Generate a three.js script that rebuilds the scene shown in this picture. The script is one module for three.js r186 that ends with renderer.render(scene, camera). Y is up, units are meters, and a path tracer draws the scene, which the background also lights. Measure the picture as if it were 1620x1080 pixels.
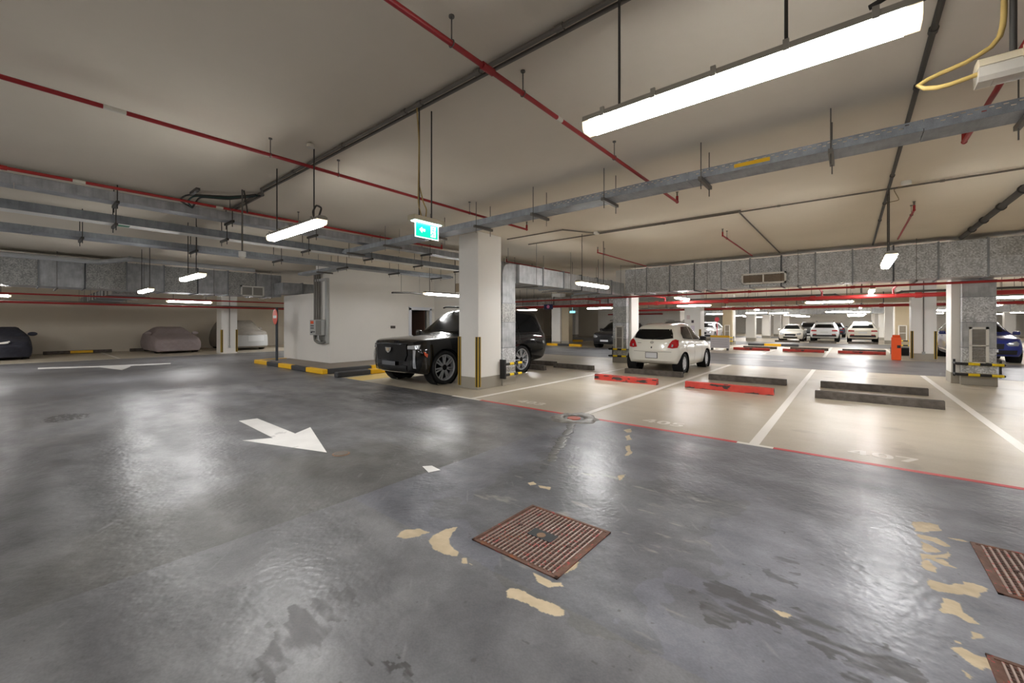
import * as THREE from 'three';
import { RoundedBoxGeometry } from 'three/addons/geometries/RoundedBoxGeometry.js';
import { mergeGeometries, toCreasedNormals, mergeVertices } from 'three/addons/utils/BufferGeometryUtils.js';
import { TessellateModifier } from 'three/addons/modifiers/TessellateModifier.js';
import { FontLoader } from 'three/addons/loaders/FontLoader.js';
import { RectAreaLightUniformsLib } from 'three/addons/lights/RectAreaLightUniformsLib.js';
import { Brush, Evaluator, SUBTRACTION } from 'three-bvh-csg';

// ---------------------------------------------------------------- camera, light level
const scene = new THREE.Scene();
scene.background = new THREE.Color(0x000000);
const FOCAL = 650, CENTRE_X = 810, HORIZON = 512, EYE = 1.5, YAW = THREE.MathUtils.degToRad(39.5);
const camera = new THREE.PerspectiveCamera(2 * THREE.MathUtils.radToDeg(Math.atan(540 / FOCAL)), 1.5, 0.05, 200);
camera.position.set(0, EYE, 0);
camera.rotation.y = YAW;
camera.setViewOffset(1620, 1080, 0, 540 - HORIZON, 1620, 1080);
scene.add(camera);
const renderer = new THREE.WebGLRenderer();
renderer.toneMapping = THREE.LinearToneMapping;
renderer.toneMappingExposure = 3.6;
renderer.shadowMap.enabled = true;
RectAreaLightUniformsLib.init();
const TUBE_GLOW = 17.0;      // what the eye sees of a lit diffuser
const TUBE_LIGHT = 17.0;    // light let out downwards by a fitting
const TUBE_COLOR = new THREE.Color().setRGB(1.0, 0.99, 0.98);

// ---------------------------------------------------------------- helpers
let seed = 20240611;
const rnd = () => { seed = (seed * 1664525 + 1013904223) >>> 0; return seed / 4294967296; };
const V = (x, y, z) => new THREE.Vector3(x, y, z);
// a picture direction met with a horizontal plane at height y (floor, ceiling, a known mounting height)
function G(px, py, y = 0) {
  const a = (px - CENTRE_X) / FOCAL, b = (HORIZON - py) / FOCAL, t = (y - EYE) / b;
  return V((-Math.sin(YAW) + Math.cos(YAW) * a) * t, y, (-Math.cos(YAW) - Math.sin(YAW) * a) * t);
}
const CEIL = 3.6;

const used = {};
function numbered(n) { const k = used[n] = (used[n] ?? -1) + 1; return k ? n + '_' + String(k).padStart(3, '0') : n; }
function shadows(o) { o.castShadow = true; o.receiveShadow = true; return o; }
function thing(name, label, category, pos = [0, 0, 0], turn = 0, group) {
  const o = new THREE.Group(); o.name = numbered(name); o.position.set(...pos); o.rotation.y = turn;
  o.userData = { label, category }; if (group) o.userData.group = group; scene.add(o); return o;
}
function part(parent, name, geo, m, label) {
  const o = shadows(new THREE.Mesh(Array.isArray(geo) ? merge(geo) : geo, m)); o.name = name; parent.add(o);
  if (label) o.userData.label = label; return o;
}
function merge(list) {
  list = list.map(g => g.index ? g.toNonIndexed() : g);
  const keep = ['position', 'normal', 'uv'];
  for (const g of list) { for (const k of Object.keys(g.attributes)) if (!keep.includes(k)) g.deleteAttribute(k); if (!g.attributes.uv) g.setAttribute('uv', new THREE.BufferAttribute(new Float32Array(g.attributes.position.count * 2), 2)); }
  return list.length === 1 ? list[0] : mergeGeometries(list, false);
}
// geometry given in world metres: move the origin of the thing to its base
function one(name, geo, m, label, category, group) {
  const g = Array.isArray(geo) ? merge(geo) : geo; g.computeBoundingBox();
  const b = g.boundingBox, c = V((b.min.x + b.max.x) / 2, b.min.y, (b.min.z + b.max.z) / 2);
  g.translate(-c.x, -c.y, -c.z);
  const o = shadows(new THREE.Mesh(g, m)); o.position.copy(c); o.name = numbered(name); o.userData = { label, category };
  if (group) o.userData.group = group; scene.add(o); return o;
}
function rebase(t) {
  const b = new THREE.Box3().setFromObject(t), c = V((b.min.x + b.max.x) / 2, b.min.y, (b.min.z + b.max.z) / 2).sub(t.position);
  t.children.forEach(k => k.position.sub(c)); t.position.add(c); return t;
}
function struct(name, geo, m, label) {
  const o = shadows(new THREE.Mesh(Array.isArray(geo) ? merge(geo) : geo, m)); o.name = numbered(name);
  o.userData = { kind: 'structure' }; if (label) o.userData.label = label; scene.add(o); return o;
}
function boxUV(g) {   // uv in metres from the side each face looks to
  if (g.index) g = g.toNonIndexed();
  const p = g.attributes.position, n = g.attributes.normal, uv = new Float32Array(p.count * 2);
  for (let i = 0; i < p.count; i++) {
    const ax = Math.abs(n.getX(i)), ay = Math.abs(n.getY(i)), az = Math.abs(n.getZ(i));
    if (ay >= ax && ay >= az) { uv[2 * i] = p.getX(i); uv[2 * i + 1] = p.getZ(i); }
    else if (ax >= az) { uv[2 * i] = p.getZ(i); uv[2 * i + 1] = p.getY(i); }
    else { uv[2 * i] = p.getX(i); uv[2 * i + 1] = p.getY(i); }
  }
  g.setAttribute('uv', new THREE.BufferAttribute(uv, 2)); return g;
}
function bx(x0, x1, y0, y1, z0, z1, r = 0) {     // box from its limits, edges rounded by r
  const w = x1 - x0, h = y1 - y0, d = z1 - z0;
  const g = r ? new RoundedBoxGeometry(w, h, d, 2, Math.min(r, w / 2.01, h / 2.01, d / 2.01)) : new THREE.BoxGeometry(w, h, d);
  g.translate((x0 + x1) / 2, (y0 + y1) / 2, (z0 + z1) / 2); return boxUV(g);
}
function rod(p, q, r, seg = 8, r2 = r) {
  const a = V(...p), b = V(...q), d = b.clone().sub(a), g = new THREE.CylinderGeometry(r2, r, d.length(), seg);
  g.applyQuaternion(new THREE.Quaternion().setFromUnitVectors(V(0, 1, 0), d.clone().normalize()));
  g.translate((a.x + b.x) / 2, (a.y + b.y) / 2, (a.z + b.z) / 2); return g.toNonIndexed();
}
function tube(pts, r, seg = 24, rad = 8, closed = false) {
  return new THREE.TubeGeometry(new THREE.CatmullRomCurve3(pts.map(p => V(...p)), closed, 'catmullrom', 0.3), seg, r, rad, closed).toNonIndexed();
}
function prism(pts, depth, bevel = 0) {          // outline in x,y pushed along +z
  const s = new THREE.Shape(pts.map(p => new THREE.Vector2(...p)));
  return new THREE.ExtrudeGeometry(s, { depth, bevelEnabled: bevel > 0, bevelSize: bevel, bevelThickness: bevel, bevelSegments: 2, steps: 1 });
}
function flat(pts, y, thick = 0.0015) {          // paint on the floor: outline in world x,z
  const s = new THREE.Shape(pts.map(p => new THREE.Vector2(p[0], -p[1])));
  const g = new THREE.ExtrudeGeometry(s, { depth: thick, bevelEnabled: false }); g.rotateX(-Math.PI / 2); g.translate(0, y, 0); return boxUV(g);
}

// ---------------------------------------------------------------- procedural textures
function hash(x, y, s) { let h = (x * 374761393 + y * 668265263 + s * 974711) | 0; h = Math.imul(h ^ (h >>> 13), 1274126177); return ((h ^ (h >>> 16)) >>> 0) / 4294967296; }
function vnoise(x, y, per, s = 0) {              // value noise, repeats every per cells
  const xi = Math.floor(x), yi = Math.floor(y), fx = x - xi, fy = y - yi, w = t => t * t * (3 - 2 * t);
  const m = v => ((v % per) + per) % per, u = w(fx), v = w(fy);
  const a = hash(m(xi), m(yi), s), b = hash(m(xi + 1), m(yi), s), c = hash(m(xi), m(yi + 1), s), d = hash(m(xi + 1), m(yi + 1), s);
  return (a + (b - a) * u) * (1 - v) + (c + (d - c) * u) * v;
}
function fbm(x, y, per, oct, s = 0) { let a = 0, k = 0.5, t = 0; for (let i = 0; i < oct; i++) { a += k * vnoise(x, y, per, s + i * 17); t += k; x *= 2; y *= 2; per *= 2; k *= 0.5; } return a / t; }
function texture(w, h, fn, color = true, metres = 1, mz = metres) {
  const data = new Uint8Array(w * h * 4);
  for (let j = 0; j < h; j++) for (let i = 0; i < w; i++) {
    const c = fn(i / w, j / h), k = 4 * (j * w + i);
    if (typeof c === 'number') { data[k] = data[k + 1] = data[k + 2] = Math.max(0, Math.min(255, c)); }
    else { for (let q = 0; q < 3; q++) data[k + q] = Math.max(0, Math.min(255, c[q])); }
    data[k + 3] = 255;
  }
  const t = new THREE.DataTexture(data, w, h); t.magFilter = THREE.LinearFilter; t.minFilter = THREE.LinearMipmapLinearFilter; t.generateMipmaps = true;
  t.wrapS = t.wrapT = THREE.RepeatWrapping; t.repeat.set(1 / metres, 1 / mz); if (color) t.colorSpace = THREE.SRGBColorSpace; t.needsUpdate = true; return t;
}
const std = (hex, roughness = 0.6, metalness = 0, extra = {}) => new THREE.MeshStandardMaterial({ color: hex, roughness, metalness, ...extra });
const mix3 = (a, b, t) => [a[0] + (b[0] - a[0]) * t, a[1] + (b[1] - a[1]) * t, a[2] + (b[2] - a[2]) * t];

// galvanised sheet: spangle of flat crystals
const spangle = (() => {
  const N = 26, pts = [];
  for (let j = 0; j < N; j++) for (let i = 0; i < N; i++) pts.push([i + hash(i, j, 1), j + hash(i, j, 2), hash(i, j, 3)]);
  return (u, v) => {
    const x = u * N, y = v * N, xi = Math.floor(x), yi = Math.floor(y); let best = 9, val = 0;
    for (let b = -1; b <= 1; b++) for (let a = -1; a <= 1; a++) {
      const q = pts[((yi + b + N) % N) * N + (xi + a + N) % N], dx = (q[0] - (((xi + a + N) % N))) + xi + a - x, dy = (q[1] - ((yi + b + N) % N)) + yi + b - y, d = dx * dx + dy * dy;
      if (d < best) { best = d; val = q[2]; }
    }
    return val;
  };
})();
const galvMap = texture(512, 512, (u, v) => { const s = spangle(u, v), f = fbm(u * 6, v * 6, 6, 3, 5); const g = 158 + s * 62 + (f - 0.5) * 40; return [g, g + 2, g + 4]; }, true, 0.62);
const galvRough = texture(256, 256, (u, v) => 95 + spangle(u, v) * 80, false, 0.62);
const galvDull = texture(512, 512, (u, v) => { const f = fbm(u * 40, v * 6, 6, 2, 3), s = fbm(u * 8, v * 8, 8, 4, 5); const g = 172 + (s - 0.5) * 50 + (f - .5) * 20 + (hash(u * 512 | 0, v * 512 | 0, 4) - .5) * 26; return [g, g + 2, g + 4]; }, true, 1.1);
const plasterBump = texture(256, 256, (u, v) => 128 + (fbm(u * 16, v * 16, 16, 4, 9) - 0.5) * 160, false, 1.5);
const plasterTone = (r, g, b, amp, s) => texture(256, 256, (u, v) => { const f = (fbm(u * 4, v * 4, 4, 5, s) - 0.5) * amp; return [r + f, g + f, b + f]; }, true, 5);
const M = {
  ceiling: new THREE.MeshStandardMaterial({ map: plasterTone(222, 212, 195, 14, 31), roughness: 0.85, bumpMap: plasterBump, bumpScale: 0.001 }),
  wall: new THREE.MeshStandardMaterial({ map: plasterTone(228, 225, 219, 12, 32), roughness: 0.6, bumpMap: plasterBump, bumpScale: 0.001 }),
  wallBeige: new THREE.MeshStandardMaterial({ map: plasterTone(212, 203, 187, 12, 33), roughness: 0.7, bumpMap: plasterBump, bumpScale: 0.001 }),
  column: new THREE.MeshStandardMaterial({ map: plasterTone(232, 229, 223, 9, 34), roughness: 0.5, bumpMap: plasterBump, bumpScale: 0.0008 }),
  columnBase: new THREE.MeshStandardMaterial({ map: plasterTone(158, 152, 140, 14, 35), roughness: 0.55 }),
  galv: new THREE.MeshStandardMaterial({ map: galvMap, roughnessMap: galvRough, roughness: 0.85, metalness: 0.25 }),
  galvB: new THREE.MeshStandardMaterial({ map: galvMap, color: 0xe2e0da, roughnessMap: galvRough, roughness: 0.95, metalness: 0.2 }),
  galvC: new THREE.MeshStandardMaterial({ map: galvDull, roughness: 0.5, metalness: 0.2 }),
  tray: new THREE.MeshStandardMaterial({ map: galvDull, color: 0xd6dade, roughness: 0.5, metalness: 0.15 }),
  ductTan: new THREE.MeshStandardMaterial({ map: plasterTone(186, 172, 146, 18, 36), roughness: 0.55, metalness: 0.1 }),
  flange: std(0x8d9093, 0.45, 0.55), flangeDark: std(0x54575a, 0.5, 0.5),
  steel: std(0x6e6a64, 0.45, 0.6), darkSteel: std(0x45423e, 0.5, 0.4), conduit: std(0x706a62, 0.5, 0.3),
  red: new THREE.MeshStandardMaterial({ color: 0x9c2024, roughness: 0.45 }), redBright: new THREE.MeshStandardMaterial({ color: 0xac2a28, roughness: 0.45 }),
  white: std(0xe8e6e0, 0.5), offWhite: std(0xd9d3c6, 0.55), black: std(0x17171a, 0.5), rubber: std(0x1b1b1d, 0.8),
  yellow: std(0xe8b400, 0.5), yellowBar: std(0xf0cf12, 0.45), orange: std(0xf0581a, 0.5),
  guardYellow: std(0xb69226, 0.5), guardBlack: std(0x23240f, 0.6),
  kerbYellow: new THREE.MeshStandardMaterial({ map: plasterTone(238, 184, 20, 26, 37), roughness: 0.55 }), kerbBlack: new THREE.MeshStandardMaterial({ map: plasterTone(62, 62, 64, 22, 38), roughness: 0.6 }),
  concrete: new THREE.MeshStandardMaterial({ map: plasterTone(150, 140, 130, 26, 39), roughness: 0.8 }),
  stop: new THREE.MeshStandardMaterial({ map: texture(256, 256, (u, v) => { const f = fbm(u * 8, v * 8, 8, 5, 41) - .5, s = hash(u * 256 | 0, v * 256 | 0, 6) - .5; const g = 78 + f * 60 + s * 14; return [g + 3, g - 4, g - 11]; }, true, 0.8), roughness: 0.75 }),
  stopRed: new THREE.MeshStandardMaterial({ map: texture(512, 512, (u, v) => { const f = fbm(u * 10, v * 10, 10, 4, 43), w = fbm(u * 5, v * 20, 5, 5, 44); if (w > 0.66) return [52 + f * 30, 44 + f * 26, 42 + f * 24]; return [205 + (f - .5) * 24, 68 + (f - .5) * 30, 56 + (f - .5) * 30]; }, true, 1.3), roughness: 0.55 }),
  stopRedWorn: new THREE.MeshStandardMaterial({ map: texture(512, 512, (u, v) => { const f = fbm(u * 10, v * 10, 10, 4, 53), w = fbm(u * 5, v * 20, 5, 5, 54); if (w > 0.52) return [52 + f * 30, 44 + f * 26, 42 + f * 24]; return [200 + (f - .5) * 24, 66 + (f - .5) * 30, 54 + (f - .5) * 30]; }, true, 1.3), roughness: 0.6 }),
  paintWhite: new THREE.MeshStandardMaterial({ map: texture(512, 512, (u, v) => { const f = fbm(u * 12, v * 12, 12, 5, 46); const g = f > .8 ? 210 : 232 + (f - .5) * 16; return [g, g - 2, g - 6]; }, true, 2.5), roughness: 0.4 }),
  paintLine: new THREE.MeshStandardMaterial({ map: plasterTone(238, 233, 225, 16, 47), roughness: 0.38 }),
  paintRed: new THREE.MeshStandardMaterial({ map: plasterTone(205, 62, 66, 30, 48), roughness: 0.4 }),
  paintNumber: new THREE.MeshStandardMaterial({ map: plasterTone(228, 222, 212, 14, 49), roughness: 0.4 }),
  paintYellow: new THREE.MeshStandardMaterial({ map: plasterTone(226, 196, 120, 20, 50), roughness: 0.45 }),
  glow: new THREE.MeshStandardMaterial({ color: 0xffffff, emissive: TUBE_COLOR, emissiveIntensity: TUBE_GLOW, roughness: 0.4 }),
  housing: std(0x9b968c, 0.55), housingBeige: std(0xc4b89e, 0.55), cable: std(0x8a7a58, 0.6), cableDark: std(0x3d3a36, 0.6), cableYellow: std(0xb59a5a, 0.55),
  plasticClear: new THREE.MeshPhysicalMaterial({ color: 0xe9e4d8, roughness: 0.25, transmission: 0.5, thickness: 0 }),
  boxGrey: std(0xa9aaa8, 0.5, 0.1), boxDark: std(0x7c7b76, 0.55, 0.2),
};

// ---------------------------------------------------------------- floor: beige bays, grey drive lanes
const X0 = -31, X1 = 24, Z0 = -74, Z1 = 9, BAY = -5.82;
const floorWave = texture(512, 512, (u, v) => 128 + (fbm(u * 5, v * 22, 5, 3, 61) - .5) * 110 + (fbm(u * 26, v * 26, 26, 3, 63) - .5) * 90 + (fbm(u * 40, v * 40, 40, 2, 62) - .5) * 60, false, 4);
const greyTone = (x, z) => {                       // worn epoxy coating, by place
  const a = fbm(x * .35 + 50, z * .35 + 50, 4096, 4, 71), b = fbm(x * 1.1 + 80, z * 4.0 + 80, 4096, 4, 72), c = fbm(x * 9 + 200, z * 9 + 200, 65536, 3, 73);
  const d = fbm(x * 3.2 + 300, z * 3.2 + 300, 65536, 4, 74); return (a - .5) * 40 + (b - .5) * 40 + (c - .5) * 22 + (d - .5) * 34;
};
const greyFar = texture(1024, 1024, (u, v) => {
  const f = (fbm(u * 6, v * 6, 6, 5, 75) - .5) * 30 + (fbm(u * 10, v * 40, 10, 4, 76) - .5) * 26 + (hash(u * 1024 | 0, v * 1024 | 0, 8) - .5) * 8; const g = 110 + f; return [g, g, g + 3];
}, true, 12);
const greyRough = texture(512, 512, (u, v) => Math.max(94, 104 + (fbm(u * 8, v * 8, 8, 5, 77) - .5) * 80), false, 7);
const beigeMap = texture(1024, 1024, (u, v) => {
  const a = fbm(u * 4, v * 4, 4, 5, 81), b = fbm(u * 7, v * 30, 7, 4, 82), d = fbm(u * 18, v * 18, 18, 4, 83);
  let c = mix3([177, 166, 147], [190, 180, 162], a); const k = (b - .5) * 16; c = [c[0] + k, c[1] + k, c[2] + k];
  if (d > .7) c = mix3(c, [150, 139, 122], Math.min(.6, (d - .7) * 4)); const gr = (hash(u * 1024 | 0, v * 1024 | 0, 15) - .5) * 8; return [c[0] + gr, c[1] + gr, c[2] + gr];
}, true, 9);
M.beige = new THREE.MeshStandardMaterial({ map: beigeMap, roughnessMap: greyRough, roughness: 0.85, bumpMap: floorWave, bumpScale: 0.0036 });
M.grey = new THREE.MeshStandardMaterial({ map: greyFar, roughnessMap: greyRough, roughness: 0.9, bumpMap: floorWave, bumpScale: 0.0032 });

// the lane in front of the lens: its coats, scuffs, chips and stains are copied from the photograph
const NX0 = -12, NX1 = 3, NZ0 = BAY, NZ1 = 1.3, NW = 2048, NH = 1216;
const chipsPx = [
  [[625, 848], [640, 838], [665, 836], [682, 841], [660, 849], [640, 852]],
  [[688, 846], [705, 836], [724, 832], [712, 845], [712, 860], [724, 872], [722, 880], [705, 876], [684, 868], [680, 856]],
  [[799, 934], [806, 930], [820, 931], [845, 943], [880, 958], [893, 966], [890, 975], [872, 976], [860, 968], [850, 962], [820, 950], [802, 943]],
  [[843, 906], [855, 910], [877, 921], [888, 920], [888, 926], [866, 927], [850, 919]], [[905, 893], [920, 888], [908, 900], [893, 908], [896, 900]],
  [[729, 884], [739, 884], [739, 891], [730, 891]], [[742, 890], [747, 891], [745, 894]],
  [[986, 680], [999, 678], [998, 684], [990, 684]], [[990, 690], [997, 688], [998, 695], [990, 696]], [[990, 706], [997, 704], [999, 718], [991, 722]], [[978, 752], [988, 750], [986, 757], [980, 760]],
  [[836, 764], [846, 762], [850, 766], [840, 768]], [[852, 768], [872, 771], [868, 775], [854, 772]],
  [[1443, 826], [1456, 825], [1486, 830], [1486, 840], [1468, 841], [1450, 842]], [[1446, 845], [1468, 848], [1480, 850], [1498, 862], [1490, 864], [1470, 856], [1452, 852]],
  [[1452, 855], [1470, 862], [1484, 871], [1468, 874], [1453, 866]], [[1456, 876], [1480, 878], [1500, 872], [1500, 884], [1484, 882], [1462, 888]], [[1470, 882], [1492, 885], [1511, 897], [1500, 896], [1478, 888]],
  [[1456, 889], [1472, 888], [1484, 900], [1482, 906], [1468, 904], [1458, 898]], [[1462, 914], [1480, 920], [1500, 925], [1524, 920], [1545, 924], [1565, 932], [1552, 938], [1545, 946], [1520, 938], [1500, 936], [1484, 938], [1470, 930]],
  [[1486, 943], [1504, 948], [1522, 956], [1528, 970], [1548, 987], [1530, 984], [1512, 972], [1494, 970]], [[1531, 997], [1544, 1000], [1552, 1008], [1538, 1010]],
  [[1509, 1026], [1520, 1024], [1536, 1034], [1552, 1038], [1586, 1058], [1576, 1063], [1556, 1052], [1546, 1058], [1526, 1044]], [[1506, 1012], [1518, 1016], [1516, 1019], [1508, 1016]], [[1590, 1054], [1600, 1062], [1594, 1064]], [[1596, 1066], [1606, 1072], [1600, 1076]], [[1522, 1060], [1540, 1072], [1536, 1076], [1526, 1068]],
  [[1222, 963], [1240, 966], [1258, 976], [1244, 977], [1230, 970]], [[1500, 851], [1520, 853], [1532, 857], [1515, 856]], [[1560, 862], [1580, 866], [1572, 868]],
];
const darkPx = [   // oil marks and worn patches with an outline of their own
  { p: [[1090, 945], [1120, 920], [1150, 928], [1200, 940], [1260, 962], [1330, 1000], [1400, 1030], [1470, 1060], [1440, 1080], [1360, 1078], [1280, 1010], [1220, 990], [1170, 985], [1130, 985]], a: .55 },
  { p: [[1195, 892], [1230, 905], [1262, 922], [1250, 930], [1215, 915]], a: .4 }, { p: [[1225, 880], [1262, 885], [1258, 905], [1240, 900]], a: .35 },
  { p: [[430, 985], [470, 960], [540, 930], [565, 945], [540, 975], [520, 985], [540, 1000], [510, 1020], [470, 1055], [440, 1075], [400, 1080], [420, 1030]], a: .35 },
  { p: [[600, 1030], [625, 1040], [660, 1075], [640, 1080], [612, 1060]], a: .7 },
  { p: [[65, 663], [100, 655], [145, 654], [140, 660], [95, 668], [70, 668]], a: .65 },
  { p: [[648, 612], [700, 618], [722, 628], [690, 640], [600, 640], [560, 628]], a: .3 },
  { p: [[880, 690], [905, 672], [907, 682], [886, 718], [868, 745], [852, 750]], a: .3 },
];
const toNear = p => { const g = G(p[0], p[1]); return [(g.x - NX0) / (NX1 - NX0) * NW, (g.z - NZ0) / (NZ1 - NZ0) * NH]; };
const inside = (poly, x, y) => { let c = false; for (let i = 0, j = poly.length - 1; i < poly.length; j = i++) { const a = poly[i], b = poly[j]; if ((a[1] > y) !== (b[1] > y) && x < (b[0] - a[0]) * (y - a[1]) / (b[1] - a[1]) + a[0]) c = !c; } return c; };
const bbox = poly => poly.reduce((b, p) => [Math.min(b[0], p[0]), Math.min(b[1], p[1]), Math.max(b[2], p[0]), Math.max(b[3], p[1])], [1e9, 1e9, -1e9, -1e9]);
const chips = chipsPx.map(c => c.map(toNear)), darks = darkPx.map(d => ({ poly: d.p.map(toNear), a: d.a }));
const nearCol = new Uint8Array(NW * NH * 4), nearRgh = new Uint8Array(NW * NH * 4);
for (let j = 0; j < NH; j++) for (let i = 0; i < NW; i++) {
  const x = NX0 + (i + .5) / NW * (NX1 - NX0), z = NZ0 + (j + .5) / NH * (NZ1 - NZ0), k = 4 * (j * NW + i);
  let t = greyTone(x, z), c = [112 + t, 112 + t, 114 + t], r = 98 + (fbm(x * 1.4 + 30, z * 3 + 30, 4096, 4, 78) - .5) * 90;
  { const gr = (hash(i, j, 16) - .5) * 12; c = [c[0] + gr, c[1] + gr, c[2] + gr]; }
  const wob = (fbm(x * 3 + 9, z * 3 + 9, 4096, 3, 79) - .5) * .03;
  if (x + wob > -3.3 && z < -1.85 + wob) { c = [c[0] - 2, c[1] - 1, c[2] + 4]; r -= 8; }                       // newer blue-grey coat by the cover
  else if (x <= -3.3) { const w = fbm(x * 1.1 + 5, z * 2.6 + 5, 4096, 5, 84), e = Math.max((-3.3 - x) / 2.6, Math.abs(z + 1.9) / 1.9 - .35, 0), k = Math.max(0, Math.min(1, (w + .22 - e) * 3)); c = mix3(c, [c[0] - 14, c[1] - 15, c[2] - 19], k); r += 16 * k; } // older brownish coat
  // repaired ground around the cover, rougher and darker
  const dm = Math.max(Math.abs(x + 1.68), Math.abs(z + 2.9)) + (fbm(x * 2.2 + 7, z * 2.2 + 7, 4096, 4, 85) - .5) * .9;
  if (dm < .95) { c = [c[0] - 9, c[1] - 9, c[2] - 12]; r -= 16 * fbm(x * 12 + 3, z * 12 + 3, 65536, 3, 86); const s = fbm(x * 4 + 40, z * 14 + 40, 65536, 5, 87); if (s > .68) c = mix3(c, [178, 172, 160], Math.min(.5, (s - .68) * 5)); }
  // scratches
  const s2 = fbm((x + z) * 2.2 + 60, (x - z) * 16 + 160, 65536, 4, 88); if (s2 > .76) c = mix3(c, [150, 150, 150], Math.min(.35, (s2 - .76) * 4));
  const s3 = fbm(x * 30 + 400, z * 30 + 400, 65536, 2, 89); if (s3 > .9) c = mix3(c, [70, 68, 66], .5);
  nearCol[k] = c[0]; nearCol[k + 1] = c[1]; nearCol[k + 2] = c[2]; nearCol[k + 3] = 255;
  nearRgh[k] = nearRgh[k + 1] = nearRgh[k + 2] = Math.max(84, Math.min(255, r)); nearRgh[k + 3] = 255;
}
function stamp(poly, fn, edge) {
  const b = bbox(poly);
  for (let j = Math.max(0, b[1] - 8 | 0); j < Math.min(NH, b[3] + 8); j++) for (let i = Math.max(0, b[0] - 8 | 0); i < Math.min(NW, b[2] + 8); i++) {
    const wx = (fbm(i * .09 + 10, j * .09 + 10, 4096, 3, 90) - .5) * edge, wy = (fbm(i * .09 + 90, j * .09 + 90, 4096, 3, 91) - .5) * edge;
    if (inside(poly, i + wx, j + wy)) fn(4 * (j * NW + i), i, j);
  }
}
for (const d of darks) stamp(d.poly, (k, i, j) => { const n = fbm(i * .05, j * .16, 4096, 4, 92), a = d.a * Math.max(0, Math.min(1, (n - .34) * 5)); for (let q = 0; q < 3; q++) nearCol[k + q] = nearCol[k + q] * (1 - a) + [58, 56, 54][q] * a; const r = Math.min(255, nearRgh[k] + 60 * a); nearRgh[k] = nearRgh[k + 1] = nearRgh[k + 2] = r; }, 30);
for (const c of chips) stamp(c, (k, i, j) => { const f = (fbm(i * .12, j * .12, 4096, 4, 93) - .5) * 34; nearCol[k] = 196 + f; nearCol[k + 1] = 178 + f; nearCol[k + 2] = 148 + f; nearRgh[k] = nearRgh[k + 1] = nearRgh[k + 2] = 165; }, 7);
const dataTex = (d, color) => { const t = new THREE.DataTexture(d, NW, NH); t.magFilter = THREE.LinearFilter; t.minFilter = THREE.LinearMipmapLinearFilter; t.generateMipmaps = true; if (color) t.colorSpace = THREE.SRGBColorSpace; t.needsUpdate = true; return t; };
const nearBump = texture(1024, 1024, (u, v) => 128 + (fbm(u * 6, v * 20, 6, 4, 94) - .5) * 110 + (fbm(u * 26, v * 26, 26, 3, 96) - .5) * 90 + (fbm(u * 120, v * 120, 120, 2, 95) - .5) * 130, false, 1); nearBump.repeat.set(3.75, 1.8);
M.greyNear = new THREE.MeshStandardMaterial({ map: dataTex(nearCol, true), roughnessMap: dataTex(nearRgh, false), roughness: 0.95, bumpMap: nearBump, bumpScale: 0.0036 });
function slab(x0, x1, z0, z1, top, thick) { return bx(x0, x1, top - thick, top, z0, z1); }
struct('floor', slab(X0, X1, Z0, Z1, 0, 0.25), M.beige, 'beige epoxy car park floor with parking bays');
{
  const g = new THREE.PlaneGeometry(NX1 - NX0, NZ1 - NZ0); g.rotateX(-Math.PI / 2); g.translate((NX0 + NX1) / 2, 0.003, (NZ0 + NZ1) / 2);
  const uv = g.attributes.uv; for (let i = 0; i < uv.count; i++) uv.setY(i, 1 - uv.getY(i));
  struct('floor', g, M.greyNear, 'glossy dark grey drive lane with chipped patches and an inspection cover');
}
const lanes = [[-24.2, NX0, BAY, Z1], [NX0, NX1, NZ1, Z1], [NX1, X1, BAY, Z1], [-24.2, -17.75, -33.3, BAY], [-17.75, X1, -23.0, -16.8], [-24.2, X1, -39.4, -33.3], [-24.2, X1, -56, -50]];
for (const [a, b, c, d] of lanes) struct('floor', slab(a, b, c, d, 0.003, 0.003), M.grey, 'glossy dark grey drive lane');
struct('ceiling', bx(X0, X1, CEIL, CEIL + 0.3, Z0, Z1), M.ceiling, 'cream painted concrete slab ceiling');
// the slab is about 25 mm thicker over the lane, its edge shows as a faint line
struct('wall_left', bx(X0 - 0.2, X0, -0.25, CEIL + 0.3, Z0, Z1), M.wallBeige, 'plain beige wall behind the covered cars');
struct('wall_right', bx(X1, X1 + 0.2, -0.25, CEIL + 0.3, Z0, Z1), M.wallBeige);
struct('wall_back', bx(X0, X1, -0.25, CEIL + 0.3, Z0 - 0.2, Z0), M.wall);
struct('wall_front', bx(X0, X1, -0.25, CEIL + 0.3, Z1, Z1 + 0.2), M.wallBeige);
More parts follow.
